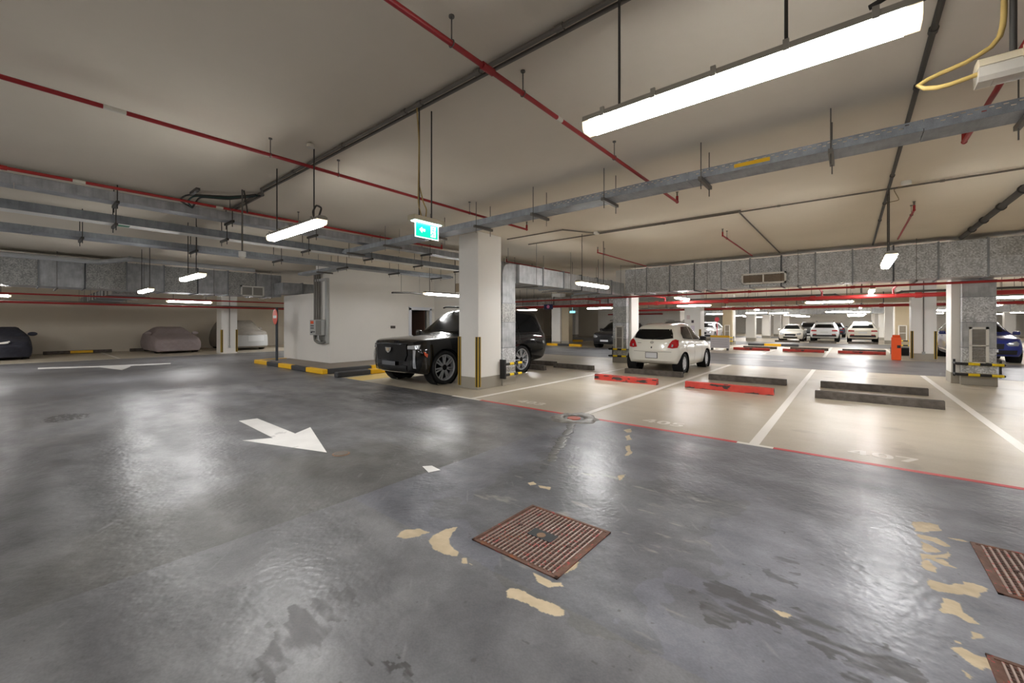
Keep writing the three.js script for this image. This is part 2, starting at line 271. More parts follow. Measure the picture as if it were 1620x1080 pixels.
// white stair and lift block
const BX = -13.92, BZ = -6.97;
struct('wall_core', [bx(-14.95, BX, 0, CEIL, -8.0, BZ), bx(-17.72, -14.95, 0, 2.62, -8.2, BZ), bx(-17.72, -14.95, 2.62, CEIL, -8.6, -8.2), bx(-14.2, BX, 0, CEIL, -10.35, -8.0), bx(-14.2, BX, 2.15, CEIL, -11.4, -10.35), bx(-17.72, -17.5, 0, CEIL, -13.6, -8.2),
  bx(-17.5, -11.3, 0, CEIL, -13.8, -11.6), bx(-14.2, BX, 0, CEIL, -11.6, -11.4)], M.wall, 'white wall of the stair and lift block');
struct('wall_core', [bx(-15.2, -9.0, 0, CEIL, -33.1, -29)], M.wall, 'white wall of a second core behind the dark car');
struct('wall_core', [bx(-31, -19.5, 0, CEIL, -44.2, -44)], M.wallBeige, 'beige wall at the end of the left lane');
{ // door opening in the block
  const d = struct('door_1', [bx(BX - 0.02, BX + 0.03, 0, 2.15, -10.38, -10.26), bx(BX - 0.02, BX + 0.03, 0, 2.15, -11.44, -11.33), bx(BX - 0.02, BX + 0.03, 2.07, 2.19, -11.44, -10.26)], std(0xd8dce4, 0.4), 'pale door frame in the white block wall');
  part(d, 'door_leaf', bx(-15.1, -14.25, 0.01, 2.06, -11.36, -11.3), std(0x5d463c, 0.5), 'brown door leaf standing open');
  part(d, 'lobby_wall', bx(-15.9, -15.82, 0, 2.6, -11.6, -8.05), std(0x7d838e, 0.6));
}
// ---------------------------------------------------------------- floor paint
const dividers = [[-8.4, -9.9, 'between the black car and the white column'], [-5.86, BAY, 'beside the white column with corner guards'], [-3.4, BAY, 'between the worn red wheel stop and the red one'], [-0.93, BAY, 'between the red wheel stop and the pair of dark ones'], [1.6, BAY, 'leading to the riser with the tall white grille']];
for (const [x, z, w] of dividers.slice(1)) one('bay_line', slab(x - .055, x + .055, -16.7, z - (x === 1.6 ? 0 : 0), 0.0025, 0.002), M.paintLine, 'white painted bay line ' + w, 'bay line');
for (const [k, x0, x1] of [[0, -5.6, -3.62], [0, -3.2, -1.11], [1, -1.11, -0.72], [0, -0.72, 6], [1, -6.4, -5.6]])
  one('lane_edge_stripe', slab(x0, x1, BAY - .045, BAY + .035, 0.0045, 0.003), k ? M.paintLine : M.paintRed, k ? (x0 < -3 ? 'short white lane edge stripe in front of the white column' : 'short white gap in the red lane edge stripe') : ['red lane edge stripe from the white column to the mortar ring', 'red lane edge stripe from the mortar ring to the white gap', 'red lane edge stripe along the bay with two dark wheel stops'][x0 < -4 ? 0 : x0 < -2 ? 1 : 2], 'lane stripe');
for (const x of [-5.9, -3.4, -0.93, 1.6, 4.1]) one('far_bay_line', slab(x - .055, x + .055, -33.2, -23.1, 0.0025, 0.002), M.paintLine, 'white painted bay line across the second lane', 'bay line', 'bay lines across the second lane');
for (const z of [-2.9, 2.1, -7.7]) one('left_bay_line', slab(-30.9, -24.25, z - .05, z + .05, 0.0025, 0.002), M.paintLine, 'white painted bay line between the covered cars', 'bay line', 'bay lines of the covered cars');
one('lane_edge_line', slab(-24.25, -24.15, -33, 9, 0.0045, 0.003), M.paintLine, 'pale line along the bays of the covered cars', 'lane stripe');
one('yellow_bay_patch', flat([[-10.75, -5.85], [-9.95, -5.85], [-9.97, -7.3], [-10.95, -7.3]], 0.0005), M.paintYellow, 'pale yellow painted patch in front of the black car', 'floor paint');
one('direction_arrow', flat([[378, 666], [407, 662], [467, 686], [491, 676], [517, 716], [384, 697], [432, 693]].map(p => { const g = G(...p); return [g.x, g.z]; }), 0.004), M.paintWhite, 'white painted straight arrow on the grey lane', 'floor arrow');
one('direction_arrow', [flat([[60, 581.8], [150, 579], [190, 577.4], [270, 574.2], [270, 575.6], [205, 578.8], [207, 579.8], [193, 585.3], [155, 580.6], [174, 580.3], [60, 583.8]].map(p => { const g = G(...p); return [g.x, g.z]; }), 0.004)], M.paintWhite, 'white painted branching arrow in front of the covered cars', 'floor arrow');
one('crossing_mark', flat([[668, 738], [683, 737], [697, 744], [678, 748]].map(p => { const g = G(...p); return [g.x, g.z]; }), 0.004), M.paintWhite, 'small white paint fragment on the grey lane', 'floor paint');
one('lane_dash', slab(-4.1, -2.1, -19.9, -19.75, 0.0045, 0.003), M.paintLine, 'white dash on the second lane beside the white hatchback', 'lane stripe');
const font = await new FontLoader().loadAsync('fonts/droid/droid_sans_bold.typeface.json');
for (const [txt, x, z] of [['407', -0.03, -6.17], ['405', -2.5, -6.17], ['403', -5.0, -6.17]]) {
  const g = new THREE.ExtrudeGeometry(font.generateShapes(txt, 0.2), { depth: 0.0012, bevelEnabled: false, curveSegments: 6 });
  g.scale(1.35, 1.05, 1); g.rotateX(-Math.PI / 2); g.translate(x, 0.0006, z);
  one('bay_number', boxUV(g), M.paintNumber, 'faded white bay number ' + txt + { 407: ' of the bay with two dark wheel stops', 405: ' of the bay with a red wheel stop', 403: ' nearest the white column' }[txt], 'bay number');
}

// ---------------------------------------------------------------- columns, risers, bumper bars
function guardAt(t, x, z, y0 = 0.06, y1 = 1.2, sx = 1, sz = 1) {   // angle of rubber with yellow stripes on one corner
  const w = 0.075, k = 0.012;
  const g = part(t, 'corner_guard', [bx(Math.min(x, x - sx * w), Math.max(x, x - sx * w), y0, y1, Math.min(z, z + sz * k), Math.max(z, z + sz * k)), bx(Math.min(x, x + sx * k), Math.max(x, x + sx * k), y0, y1, Math.min(z + sz * k, z - sz * w), Math.max(z + sz * k, z - sz * w))], M.guardBlack, 'black rubber corner guard with yellow edges');
  const e = 0.022;
  part(g, 'yellow_stripe', [
    bx(Math.min(x - sx * w, x - sx * (w - e)), Math.max(x - sx * w, x - sx * (w - e)), y0, y1, Math.min(z, z + sz * (k + .004)), Math.max(z, z + sz * (k + .004))),
    bx(Math.min(x, x + sx * (k + .004)), Math.max(x, x + sx * (k + .004)), y0, y1, Math.min(z - sz * w, z - sz * (w - e)), Math.max(z - sz * w, z - sz * (w - e))),
    bx(Math.min(x - sx * .008, x + sx * (k + .004)), Math.max(x - sx * .008, x + sx * (k + .004)), y0, y1, Math.min(z - sz * .008, z + sz * (k + .004)), Math.max(z - sz * .008, z + sz * (k + .004)))], M.guardYellow);
}
function column(x0, x1, z0, z1, label, opt = {}) {
  const t = thing('concrete_column', label, 'column', [0, 0, 0], 0, opt.group);
  part(t, 'shaft', bx(x0, x1, 0.27, CEIL, z0, z1, 0.012), M.column);
  part(t, 'painted_base', bx(x0 - .004, x1 + .004, 0, 0.27, z0 - .004, z1 + .004, 0.01), opt.white ? M.column : M.columnBase);
  for (const c of opt.guards || []) guardAt(t, c.includes('l') ? x0 : x1, c.includes('b') ? z0 : z1, .06, 1.2, c.includes('l') ? -1 : 1, c.includes('b') ? -1 : 1);
  if (opt.conduit) { const [cx, cz, y0] = opt.conduit; part(t, 'conduit', rod([cx, y0, cz], [cx, CEIL, cz], 0.016), M.conduit); part(t, 'outlet_box', bx(cx - .05, cx + .05, y0 - .12, y0, cz - .03, cz + .03, .01), M.boxGrey); }
  return rebase(t);
}
function riser(x0, x1, z0, z1, top, m, label, opt = {}) {
  const t = thing('duct_riser', label, 'air duct', [0, 0, 0], 0, opt.group);
  part(t, 'plinth', bx(x0 - .02, x1 + .02, 0, .3, z0, z1 + .01, .01), M.columnBase);
  let y = .3, i = 0; while (y < top - .02) { const h = Math.min(.62, top - y); part(t, 'panel', bx(x0, x1, y, y + h - .008, z0, z1), Array.isArray(m) ? m[i % m.length] : m); part(t, 'seam', bx(x0 - .008, x1 + .008, y + h - .012, y + h + .004, z0 - .004, z1 + .008), m === M.ductTan ? M.ductTan : M.flange); y += h; i++; }
  if (opt.grille) {
    const s = opt.grille, gx0 = x0 + (x1 - x0) * .2, gx1 = x0 + (x1 - x0) * .78, gy0 = .52, gy1 = 1.42, zf = z1 + .025;
    const g = part(t, 'grille_frame', [bx(gx0, gx0 + .05, gy0, gy1, z1, zf), bx(gx1 - .05, gx1, gy0, gy1, z1, zf), bx(gx0, gx1, gy0, gy0 + .05, z1, zf), bx(gx0, gx1, gy1 - .05, gy1, z1, zf), bx(gx0, gx1, (gy0 + gy1) / 2 - .012, (gy0 + gy1) / 2 + .012, z1, zf)], M.white, 'white grille frame');
    const l = []; for (let k = 0; k < 22; k++) { const b = bx(gx0 + .05, gx1 - .05, -.002, .002, -.014, .014); b.rotateX(.7); b.translate(0, gy0 + .07 + k * (gy1 - gy0 - .14) / 21, z1 + .013); l.push(b); }
    for (let k = 1; k < 8; k++) l.push(bx(gx0 + .05 + k * (gx1 - gx0 - .1) / 8 - .002, gx0 + .05 + k * (gx1 - gx0 - .1) / 8 + .002, gy0 + .05, gy1 - .05, z1 + .001, z1 + .01));
    part(g, 'louvre_blades', l, std(0x9a9388, .5)).userData.kind = 'stuff';
  }
  return rebase(t);
}
function barPiece(t, p, q, r = .032) {   // yellow and black banded bumper rail
  const a = V(...p), b = V(...q), n = 4, L = a.distanceTo(b);
  for (let i = 0; i < n; i++) { const u = a.clone().lerp(b, i / n), v = a.clone().lerp(b, (i + 1) / n); part(t, 'rail_band', rod(u.toArray(), v.toArray(), r, 12), i % 2 ? M.yellowBar : M.black); }
}
function bumper(x0, x1, z, zb, label, sides = 'both', group) {
  const t = thing('bumper_rail', label, 'bumper rail', [0, 0, 0], 0, group);
  for (const y of [.27, .53]) { barPiece(t, [x0, y, z], [x1, y, z]); part(t, 'rail_return', [rod([x0, y, z], [x0, y, zb], .03, 12), rod([x1, y, z], [x1, y, zb], .03, 12)], M.black); }
  part(t, 'bracket', bx(x0 - .02, x0 + .02, .2, .62, zb - .01, zb + .03), M.black); part(t, 'bracket', bx(x1 - .02, x1 + .02, .2, .62, zb - .01, zb + .03), M.black);
  return rebase(t);
}
column(-7.15, -6.52, -7.5, -6.7, 'white square column with two yellow-black corner guards beside the black car', { guards: ['lf', 'rf'] });
riser(-7.12, -6.5, -8.02, -7.52, 2.01, [M.galv, M.galvC, M.galvB], 'galvanised duct riser on the back of the white column beside the black car');
{ const t = thing('bumper_rail', 'yellow and black bumper rails on the riser beside the black car', 'bumper rail');
  for (const y of [.27, .53]) { barPiece(t, [-6.38, y, -7.48], [-6.38, y, -8.1]); part(t, 'rail_return', rod([-6.38, y, -8.1], [-6.9, y, -8.2], .03, 12), M.black); }
  part(t, 'bracket', bx(-6.52, -6.36, .18, .64, -7.5, -7.45), M.black); rebase(t); }
column(1.96, 2.68, -15.8, -15.1, 'white column behind the galvanised riser with white grille', {});
riser(2.12, 2.68, -15.1, -14.88, 2.56, [M.galv, M.galvC], 'galvanised duct riser with tall white grille at the end of bay 407', { grille: 1 });
bumper(2.0, 2.76, -14.68, -15.0, 'yellow and black bumper rails around the riser at the end of bay 407');
column(-7.15, -6.5, -15.8, -15.1, 'white column behind the riser next to the white hatchback', {});
riser(-7.15, -6.6, -15.1, -14.86, 2.56, [M.galvB, M.galv], 'galvanised duct riser with white grille next to the white hatchback', { grille: 1 });
bumper(-7.22, -6.52, -14.66, -15.0, 'yellow and black bumper rails around the riser next to the white hatchback');
{ const c = column(-7.2, -6.35, -24.7, -23.95, 'white column with paper notices behind the white hatchback', { guards: ['lf', 'rf'] });
  part(c, 'notice', bx(-.3, -.12, 1.75, 1.98, .38, .385), std(0xd9c8c4, .6), 'white paper notice'); part(c, 'notice', bx(-.05, .08, 1.55, 1.7, .38, .385), std(0x4a4548, .6), 'dark square notice'); part(c, 'notice', bx(-.1, .12, 1.1, 1.4, .38, .385), std(0xd6cdd6, .6), 'pale paper notice'); }
column(1.95, 2.7, -24.6, -23.9, 'white column with corner guards and a grey conduit across the second lane', { guards: ['lf', 'rf'], conduit: [2.32, -23.87, .35] });
column(-16.15, -15.45, -24.65, -23.95, 'white column at the kerb by the dark car', {});
riser(-15.42, -14.85, -24.6, -24.1, 2.6, M.ductTan, 'tan painted duct riser at the kerb by the dark car');
column(-25.2, -24.45, -7.35, -6.65, 'white column with corner guards between the two grey-covered cars', { guards: ['rf', 'rb'], white: true, conduit: [-24.42, -7.0, .4] });
{ const g = 'columns in the rows beyond the second lane';
  for (const z of [-33, -41.5, -50, -58.5, -67]) for (const x of [-6.8, 2.3, 11.3, -24.8]) { if (x < -20 && z > -40) continue; column(x - .35, x + .35, z - .35, z + .35, 'plain white column beyond the second lane', { group: g }); }
  for (const z of [-15.4, -24.3]) for (const x of [11.3]) column(x - .35, x + .35, z - .35, z + .35, 'plain white column outside the row of bay 407', { group: 'columns by the right-hand wall' });
  column(-25.15, -24.45, -16, -15.3, 'plain white column in the left lane', {});
}
riser(1.98, 2.62, -32.65, -32.4, 2.6, M.ductTan, 'tan riser with grille behind the orange bollard', { grille: 1 });
bumper(1.9, 2.7, -32.2, -32.5, 'yellow and black bumper rails in front of the tan riser behind the orange bollard');
riser(-7.1, -6.5, -32.65, -32.4, 2.6, M.ductTan, 'tan riser with grille behind the notice column', { grille: 1 });
bumper(-7.18, -6.4, -32.2, -32.5, 'yellow and black bumper rails in front of the tan riser behind the notice column');

// ---------------------------------------------------------------- big ducts
function duct(axis, a0, a1, b0, b1, y0, y1, step, mats, label, opt = {}) {
  const t = thing('air_duct', label, 'air duct', [0, 0, 0], 0, opt.group), n = Math.max(1, Math.round((a1 - a0) / step)), s = (a1 - a0) / n;
  const B = (p, q, c, d, e, f) => axis === 'x' ? bx(p, q, e, f, c, d) : bx(c, d, e, f, p, q);
  for (let i = 0; i < n; i++) {
    const p = a0 + i * s; part(t, 'panel', B(p + .006, p + s - .006, b0, b1, y0, y1), mats[(i * 7 + (i >> 1)) % mats.length]);
    if (i) part(t, 'flange', B(p - .016, p + .016, b0 - .028, b1 + .028, y0 - .028, y1 + .028), i % 3 ? M.flange : M.flangeDark);
  }
  if (opt.rods) for (let p = a0 + .4; p < a1; p += opt.rods) {
    const h = opt.top ?? CEIL, e = .06;
    if (axis === 'x') part(t, 'hanger', [rod([p, y0 - .06, b1 + e], [p, h, b1 + e], .006, 6), rod([p, y0 - .06, b0 - e], [p, h, b0 - e], .006, 6), bx(p - .02, p + .02, y0 - .07, y0 - .035, b0 - e - .05, b1 + e + .05)], M.steel);
    else part(t, 'hanger', [rod([b1 + e, y0 - .06, p], [b1 + e, h, p], .006, 6), rod([b0 - e, y0 - .06, p], [b0 - e, h, p], .006, 6), bx(b0 - e - .05, b1 + e + .05, y0 - .07, y0 - .035, p - .02, p + .02)], M.steel);
  }
  return rebase(t);
}
const GV = [M.galv, M.galvB, M.galv, M.galvC, M.galvB];
duct('x', -6.35, 20, -15.0, -14.2, 2.61, 3.46, .8, GV, 'large galvanised rectangular duct with flanged panels above the bay ends', { rods: 2.4 });
duct('z', -14.2, -8.05, -7.25, -6.4, 2.53, 2.98, 1.0, [M.galvC, M.galvC, M.galvB], 'galvanised branch duct from the column riser to the large duct', { rods: 1.7 });
{ const t = thing('duct_elbow', 'rounded galvanised elbow on top of the riser beside the black car', 'air duct');
  const s = new THREE.Shape(); s.moveTo(0, 0); s.lineTo(.55, 0); s.lineTo(.55, -.5); s.lineTo(0, -.5); s.quadraticCurveTo(-.0, -.45, 0, 0);
  const sh = new THREE.Shape(); sh.moveTo(.02, -.545); sh.lineTo(.02, .1); sh.quadraticCurveTo(.02, .42, .3, .42); sh.lineTo(.54, .42); sh.lineTo(.54, -.04); sh.lineTo(.5, -.04); sh.lineTo(.5, -.545); sh.lineTo(.02, -.545);
  const g = new THREE.ExtrudeGeometry(sh, { depth: .66, bevelEnabled: false, curveSegments: 8 }); g.rotateY(Math.PI / 2); g.translate(-7.15, 2.56, -7.5); part(t, 'elbow_body', boxUV(toCreasedNormals(g, .5)), M.galvC); rebase(t); }
duct('x', -14, -7.3, -17.7, -16.7, 2.42, 2.78, .9, [M.galv, M.galvC, M.galv], 'low galvanised duct crossing behind the black car', { rods: 2.4 });
duct('z', -6.9, 6, -18.9, -17.8, 2.58, 3.44, .95, [M.galvC, M.galvB, M.galvC], 'tall galvanised duct above the left lane', { rods: 1.9 });
duct('z', -8.1, -6.6, -17.7, -16.9, 2.66, 3.1, .7, [M.galvC], 'short galvanised duct end resting over the white block', {});
duct('x', -31, -20, -3.2, -2.2, 2.55, 2.8, 1, [M.galvC, M.galvB], 'flat galvanised duct under the left ceiling near the dark-covered car', { rods: 2.5 });
duct('x', -12, 22, -26.6, -25.4, 2.5, 2.95, 1.1, [M.ductTan, M.ductTan], 'tan painted duct beyond the second lane', { rods: 3 });
duct('x', -12, 22, -45.5, -44.5, 2.35, 2.8, 1.2, [M.galvC, M.galvB], 'galvanised duct above the white parked cars', { rods: 3 });
duct('x', 2.9, 9, -13.2, -12.3, 2.95, 3.42, 1.0, [M.ductTan], 'pale branch duct beside the riser of bay 407', { rods: 2.4 });
function grille(x0, x1, y0, y1, z, label, depth = .16, cat = 'vent') {
  const t = thing('vent_grille', label, cat), zf = z + depth;
  part(t, 'neck', [bx(x0 + .02, x1 - .02, y0 + .02, y0 + .03, z, zf - .02), bx(x0 + .02, x1 - .02, y1 - .03, y1 - .02, z, zf - .02), bx(x0 + .02, x0 + .03, y0 + .02, y1 - .02, z, zf - .02), bx(x1 - .03, x1 - .02, y0 + .02, y1 - .02, z, zf - .02)], M.galvC);
  part(t, 'frame', [bx(x0, x1, y0, y0 + .045, zf - .025, zf), bx(x0, x1, y1 - .045, y1, zf - .025, zf), bx(x0, x0 + .045, y0, y1, zf - .025, zf), bx(x1 - .045, x1, y0, y1, zf - .025, zf), bx((x0 + x1) / 2 - .018, (x0 + x1) / 2 + .018, y0, y1, zf - .025, zf)], M.white);
  const l = []; for (let k = 0; k < 9; k++) { const b = bx(x0 + .04, x1 - .04, -.002, .002, -.016, .016); b.rotateX(.6); b.translate(0, y0 + .07 + k * (y1 - y0 - .14) / 8, zf - .018); l.push(b); }
  part(t, 'louvre_blades', l, std(0xb3a390, .5)).userData.kind = 'stuff'; return rebase(t);
}
grille(-2.55, -1.42, 2.68, 3.0, -14.17, 'wide white framed vent grille on the large galvanised duct');
grille(-1.9, -1.0, 2.55, 2.9, -25.36, 'white vent grille on the tan duct near the notice column'); grille(-8.3, -7.4, 2.55, 2.9, -25.36, 'white vent grille on the tan duct left of the notice column');
{ const t = thing('vent_grille', 'small white vent grille on the duct end of the left lane', 'vent');
  part(t, 'frame', [bx(-17.77, -17.74, 2.55, 2.95, -6.25, -6.2), bx(-17.77, -17.74, 2.55, 2.95, -5.5, -5.45), bx(-17.77, -17.74, 2.55, 2.6, -6.25, -5.45), bx(-17.77, -17.74, 2.9, 2.95, -6.25, -5.45), bx(-17.77, -17.74, 2.55, 2.95, -5.87, -5.83)], M.white); part(t, 'mesh_panel', bx(-17.77, -17.755, 2.58, 2.92, -6.22, -5.48), std(0x8f8c86, .6)); rebase(t); }
{ const t = thing('vent_grille', 'beige vent grille high on the white wall behind the black car', 'vent'); part(t, 'frame', bx(-12.6, -11.9, 2.75, 3.2, -11.6, -11.57), M.wall); part(t, 'louvre_panel', bx(-12.55, -11.95, 2.8, 3.15, -11.58, -11.56), std(0x9c8d78, .6)); rebase(t); }

// ---------------------------------------------------------------- cable trays
{ const t = thing('cable_tray', 'long perforated galvanised cable tray hung below the ceiling along the lane edge', 'cable tray');
  const z0 = -5.4, z1 = -5.1, y0 = 3.2, y1 = 3.3;
  for (let x = -9.5; x < 5.9; x += 2) {
    part(t, 'tray_base', bx(x, x + 1.995, y0, y0 + .004, z0, z1), M.tray);
    for (const z of [z0, z1]) {
      if (x > -4) { const s = new THREE.Shape([[0, 0], [1.995, 0], [1.995, y1 - y0], [0, y1 - y0]].map(p => new THREE.Vector2(...p)));
        for (let k = 0; k < 25; k++) for (const [oy, ox] of [[.052, 0], [.076, .04]]) { const h = new THREE.Path(), a = .02 + k * .079 + ox, b = oy; if (a > 1.95) continue; h.moveTo(a, b); h.lineTo(a + .03, b); h.lineTo(a + .03, b + .009); h.lineTo(a, b + .009); h.lineTo(a, b); s.holes.push(h); }
        const g = new THREE.ExtrudeGeometry(s, { depth: .003, bevelEnabled: false }); g.translate(x, y0, z - .0015); part(t, 'tray_side', boxUV(g), M.tray); }
      else part(t, 'tray_side', bx(x, x + 1.995, y0, y1, z - .002, z + .002), M.tray);
    }
    part(t, 'splice_plate', bx(x - .08, x + .08, y0 + .02, y1 - .02, z1 + .002, z1 + .006), M.tray);
  }
  for (const x of [-9.2, -7.7, -6.2, -4.98, -3.76, -2.57, -1.34, -.15, 1.1, 2.3, 3.5]) part(t, 'hanger', [rod([x, y0 - .14, z1 + .03], [x, CEIL, z1 + .03], .006, 6), rod([x, y0 - .14, z0 - .03], [x, CEIL, z0 - .03], .006, 6), bx(x - .02, x + .02, y0 - .045, y0 - .004, z0 - .08, z1 + .08)], M.steel);
  part(t, 'warning_label', bx(-1.0, -.66, y0 + .03, y0 + .07, z1 + .003, z1 + .005), M.yellow, 'yellow warning label');
  for (let k = 0; k < 4; k++) part(t, 'cable', tube(Array.from({ length: 9 }, (_, i) => [-9.4 + i * 1.92, y0 + .03 + .012 * Math.sin(i * 2 + k), z0 + .06 + k * .05 + .02 * Math.sin(i * 1.7 + k * 2)]), .013, 60, 6), M.cableDark);
  rebase(t);
}
function longTray(x, y0, h, w, z0, z1, label, m, mb, hang, ext = {}) {   // trunking that runs away from the lens, side to the lane
  const t = thing('cable_trunking', label, 'cable trunking');
  for (let z = z0; z < z1 - .1; z += 2.4) { const e = Math.min(z + 2.395, z1); part(t, 'side_panel', bx(x - .004, x, y0, y0 + h, z, e), m); part(t, 'bottom_panel', bx(x - w, x, y0 - .004, y0, z, e), mb); part(t, 'side_panel', bx(x - w, x - w + .004, y0, y0 + h, z, e), m); if (ext.lid) part(t, 'lid', bx(x - w, x, y0 + h - .004, y0 + h, z, e), m); part(t, 'splice_plate', bx(x, x + .004, y0 + .02, y0 + h - .02, z - .1, z + .1), m); }
  for (let z = z0 + .5; z < z1; z += hang) part(t, 'hanger', [rod([x + .03, y0 - .12, z], [x + .03, CEIL, z], .007, 6), rod([x - w - .03, y0 - .12, z], [x - w - .03, CEIL, z], .007, 6), bx(x - w - .08, x + .08, y0 - .045, y0 - .004, z - .02, z + .02)], M.darkSteel);
  for (const [z, c] of ext.labels || []) part(t, 'cable_label', bx(x - w * .8, x - w * .2, y0 - .007, y0 - .004, z - .09, z + .09), c);
  return rebase(t);
}
const greenTag = std(0x0a6b4a, .5);
longTray(-8.6, 3.36, .14, .28, -12, 6, 'closed grey cable trunking, the highest of the three above the left lane', M.galvC, M.galvC, 1.5, { lid: 1, labels: [] });
longTray(-9.6, 3.2, .14, .27, -11.2, 6, 'grey cable trunking with pale underside, the middle of the three above the left lane', M.tray, M.white, 1.6, { labels: [[-1.2, greenTag]] });
longTray(-10.86, 3.09, .1, .42, -9.8, 6, 'open cable tray, the lowest of the three above the left lane', M.tray, M.tray, 1.7);
{ const t = thing('cable_tray', 'short cross tray linking the left trunkings above the white block', 'cable tray'); part(t, 'tray_base', bx(-13.9, -11.4, 3.08, 3.085, -6.2, -5.9), M.tray); for (const z of [-6.2, -5.9]) part(t, 'tray_side', bx(-13.9, -11.4, 3.08, 3.16, z - .002, z + .002), M.tray); part(t, 'hanger', [rod([-12.4, 3.06, -5.85], [-12.4, CEIL, -5.85], .006, 6), rod([-12.4, 3.06, -6.25], [-12.4, CEIL, -6.25], .006, 6), bx(-12.42, -12.38, 3.04, 3.08, -6.3, -5.8)], M.steel); rebase(t); }

// ---------------------------------------------------------------- pipes and conduits
function pipe(name, pts, r, m, label, cat, opt = {}) {
  const t = thing(name, label, cat, [0, 0, 0], 0, opt.group);
  for (let i = 0; i + 1 < pts.length; i++) part(t, 'pipe_length', rod(pts[i], pts[i + 1], r, 12), m);
  for (let i = 1; i + 1 < pts.length; i++) part(t, 'elbow', new THREE.SphereGeometry(r * 1.25, 10, 8).translate(...pts[i]), m);
  for (const p of opt.hang || []) { const r2 = r * 1.25; part(t, 'hanger', [rod([p[0], p[1] + r, p[2]], [p[0], opt.top ?? CEIL, p[2]], .005, 6), new THREE.TorusGeometry(r2, .004, 6, 14).rotateY(opt.alongX ? Math.PI / 2 : 0).translate(p[0], p[1], p[2]).toNonIndexed(), rod([p[0], CEIL - .012, p[2]], [p[0], CEIL, p[2]], .02, 8)], M.steel); }
  for (const p of opt.coupling || []) part(t, 'coupling', rod(p[0], p[1], r * 1.4, 12), m);
  for (const p of opt.heads || []) part(t, 'sprinkler_head', [rod([p[0], p[1], p[2]], [p[0], p[1] + .06, p[2]], .012, 8), rod([p[0], p[1] + .06, p[2]], [p[0], p[1] + .065, p[2]], .022, 10)], M.steel);
  for (const p of opt.tags || []) part(t, 'paper_tag', rod(p[0], p[1], r * 1.04, 12), M.offWhite);
  return rebase(t);
}
const PY = 3.41;
pipe('sprinkler_pipe', [[-2.1, PY, 4], [-2.1, PY, -6.62], [-2.1, PY + .09, -6.62]], .02, M.red, 'red sprinkler pipe crossing the ceiling beside the lit batten', 'pipe', { hang: [[-2.1, PY, -1.9], [-2.1, PY, -2.69], [-2.1, PY, -4.4], [-2.1, PY, .8]], coupling: [[[-2.1, PY, -2.2], [-2.1, PY, -2.32]]], heads: [[-2.1, PY + .09, -6.62]], tags: [[[-2.1, PY, -3.2], [-2.1, PY, -3.28]], [[-2.1, PY, -5.5], [-2.1, PY, -5.56]]] });
pipe('sprinkler_pipe', [[-5.07, PY, 4], [-5.07, PY, -6.62], [-5.07, PY + .09, -6.62]], .02, M.red, 'red sprinkler pipe crossing the ceiling towards the white column', 'pipe', { hang: [[-5.07, PY, -1.85], [-5.07, PY, -2.65], [-5.07, PY, -5], [-5.07, PY, .8]], coupling: [[[-5.07, PY, .1], [-5.07, PY, .2]]], heads: [[-5.07, PY + .09, -6.62]], tags: [[[-5.07, PY, -.5], [-5.07, PY, -.65]]] });
pipe('sprinkler_pipe', [[-8.0, PY, 6], [-8.0, PY, -6.9], [-8.0, PY + .09, -6.9]], .021, M.redBright, 'red sprinkler pipe beside the highest trunking of the left lane', 'pipe', { hang: [[-8, PY, .3], [-8, PY, -2.3], [-8, PY, -3.4], [-8, PY, -6]], coupling: [[[-8, PY, .2], [-8, PY, .05]]], heads: [[-8.0, PY + .09, -6.9]], tags: [[[-8, PY, -.5], [-8, PY, -.62]], [[-8, PY, -2.1], [-8, PY, -2.2]]] });
pipe('sprinkler_pipe', [[.92, PY, 3], [.92, PY, -6.35], [.92, PY + .09, -6.35]], .02, M.redBright, 'red sprinkler pipe passing behind the unlit beige fitting', 'pipe', { hang: [[.92, PY, -4.1], [.92, PY, -1]], heads: [[.92, PY + .09, -6.35]], tags: [[[.92, PY, -4.5], [.92, PY, -4.54]]] });
for (const [a, b, l] of [[[948, 399], [1020, 421], 'short red sprinkler branch ending left of the wide vent grille'], [[1147, 372], [1187, 405], 'short red sprinkler branch ending above the wide vent grille'], [[1447, 332], [1420, 378], 'short red sprinkler branch beside the ceiling conduit'], [[806, 413], [897, 432], 'red sprinkler branch above the branch duct']]) {
  const p = G(a[0], a[1], PY + .02), q = G(b[0], b[1], PY + .02), x = (p.x + q.x) / 2; pipe('sprinkler_branch', [[x, PY + .1, p.z], [x, PY + .02, p.z], [x, PY + .02, Math.min(q.z, p.z - .6)]], .017, M.red, l, 'pipe', { heads: [[x, PY + .1, p.z]], hang: [[x, PY + .02, p.z - .4]] }); }
pipe('fire_main', [[-31, 2.51, -14.75], [20, 2.51, -14.75]], .03, M.redBright, 'thin red fire pipe under the front of the large duct', 'pipe', { alongX: 1, coupling: [-5, -2.5, 0, 3].map(x => [[x, 2.51, -14.75], [x + .09, 2.51, -14.75]]) });
pipe('fire_main', [[-22, 2.31, -16.2], [20, 2.31, -16.2]], .058, M.redBright, 'thick red fire main behind the bay riser columns', 'pipe', { alongX: 1, hang: [-9, -5, -2.2, 1, 5].map(x => [x, 2.31, -16.2]), coupling: [-6, -3.5, -1, 1.4, 4].map(x => [[x, 2.31, -16.2], [x + .14, 2.31, -16.2]]) });
for (const x of [-8.4, -5.6, -.7, .95, 4.6]) pipe('pipe_drop', [[x, 2.51, -14.78], [x, 2.51, -16.2], [x, 2.375, -16.2]], .026, M.red, 'short red link between the thin and thick fire pipes', 'pipe', { group: 'links between the fire pipes' });
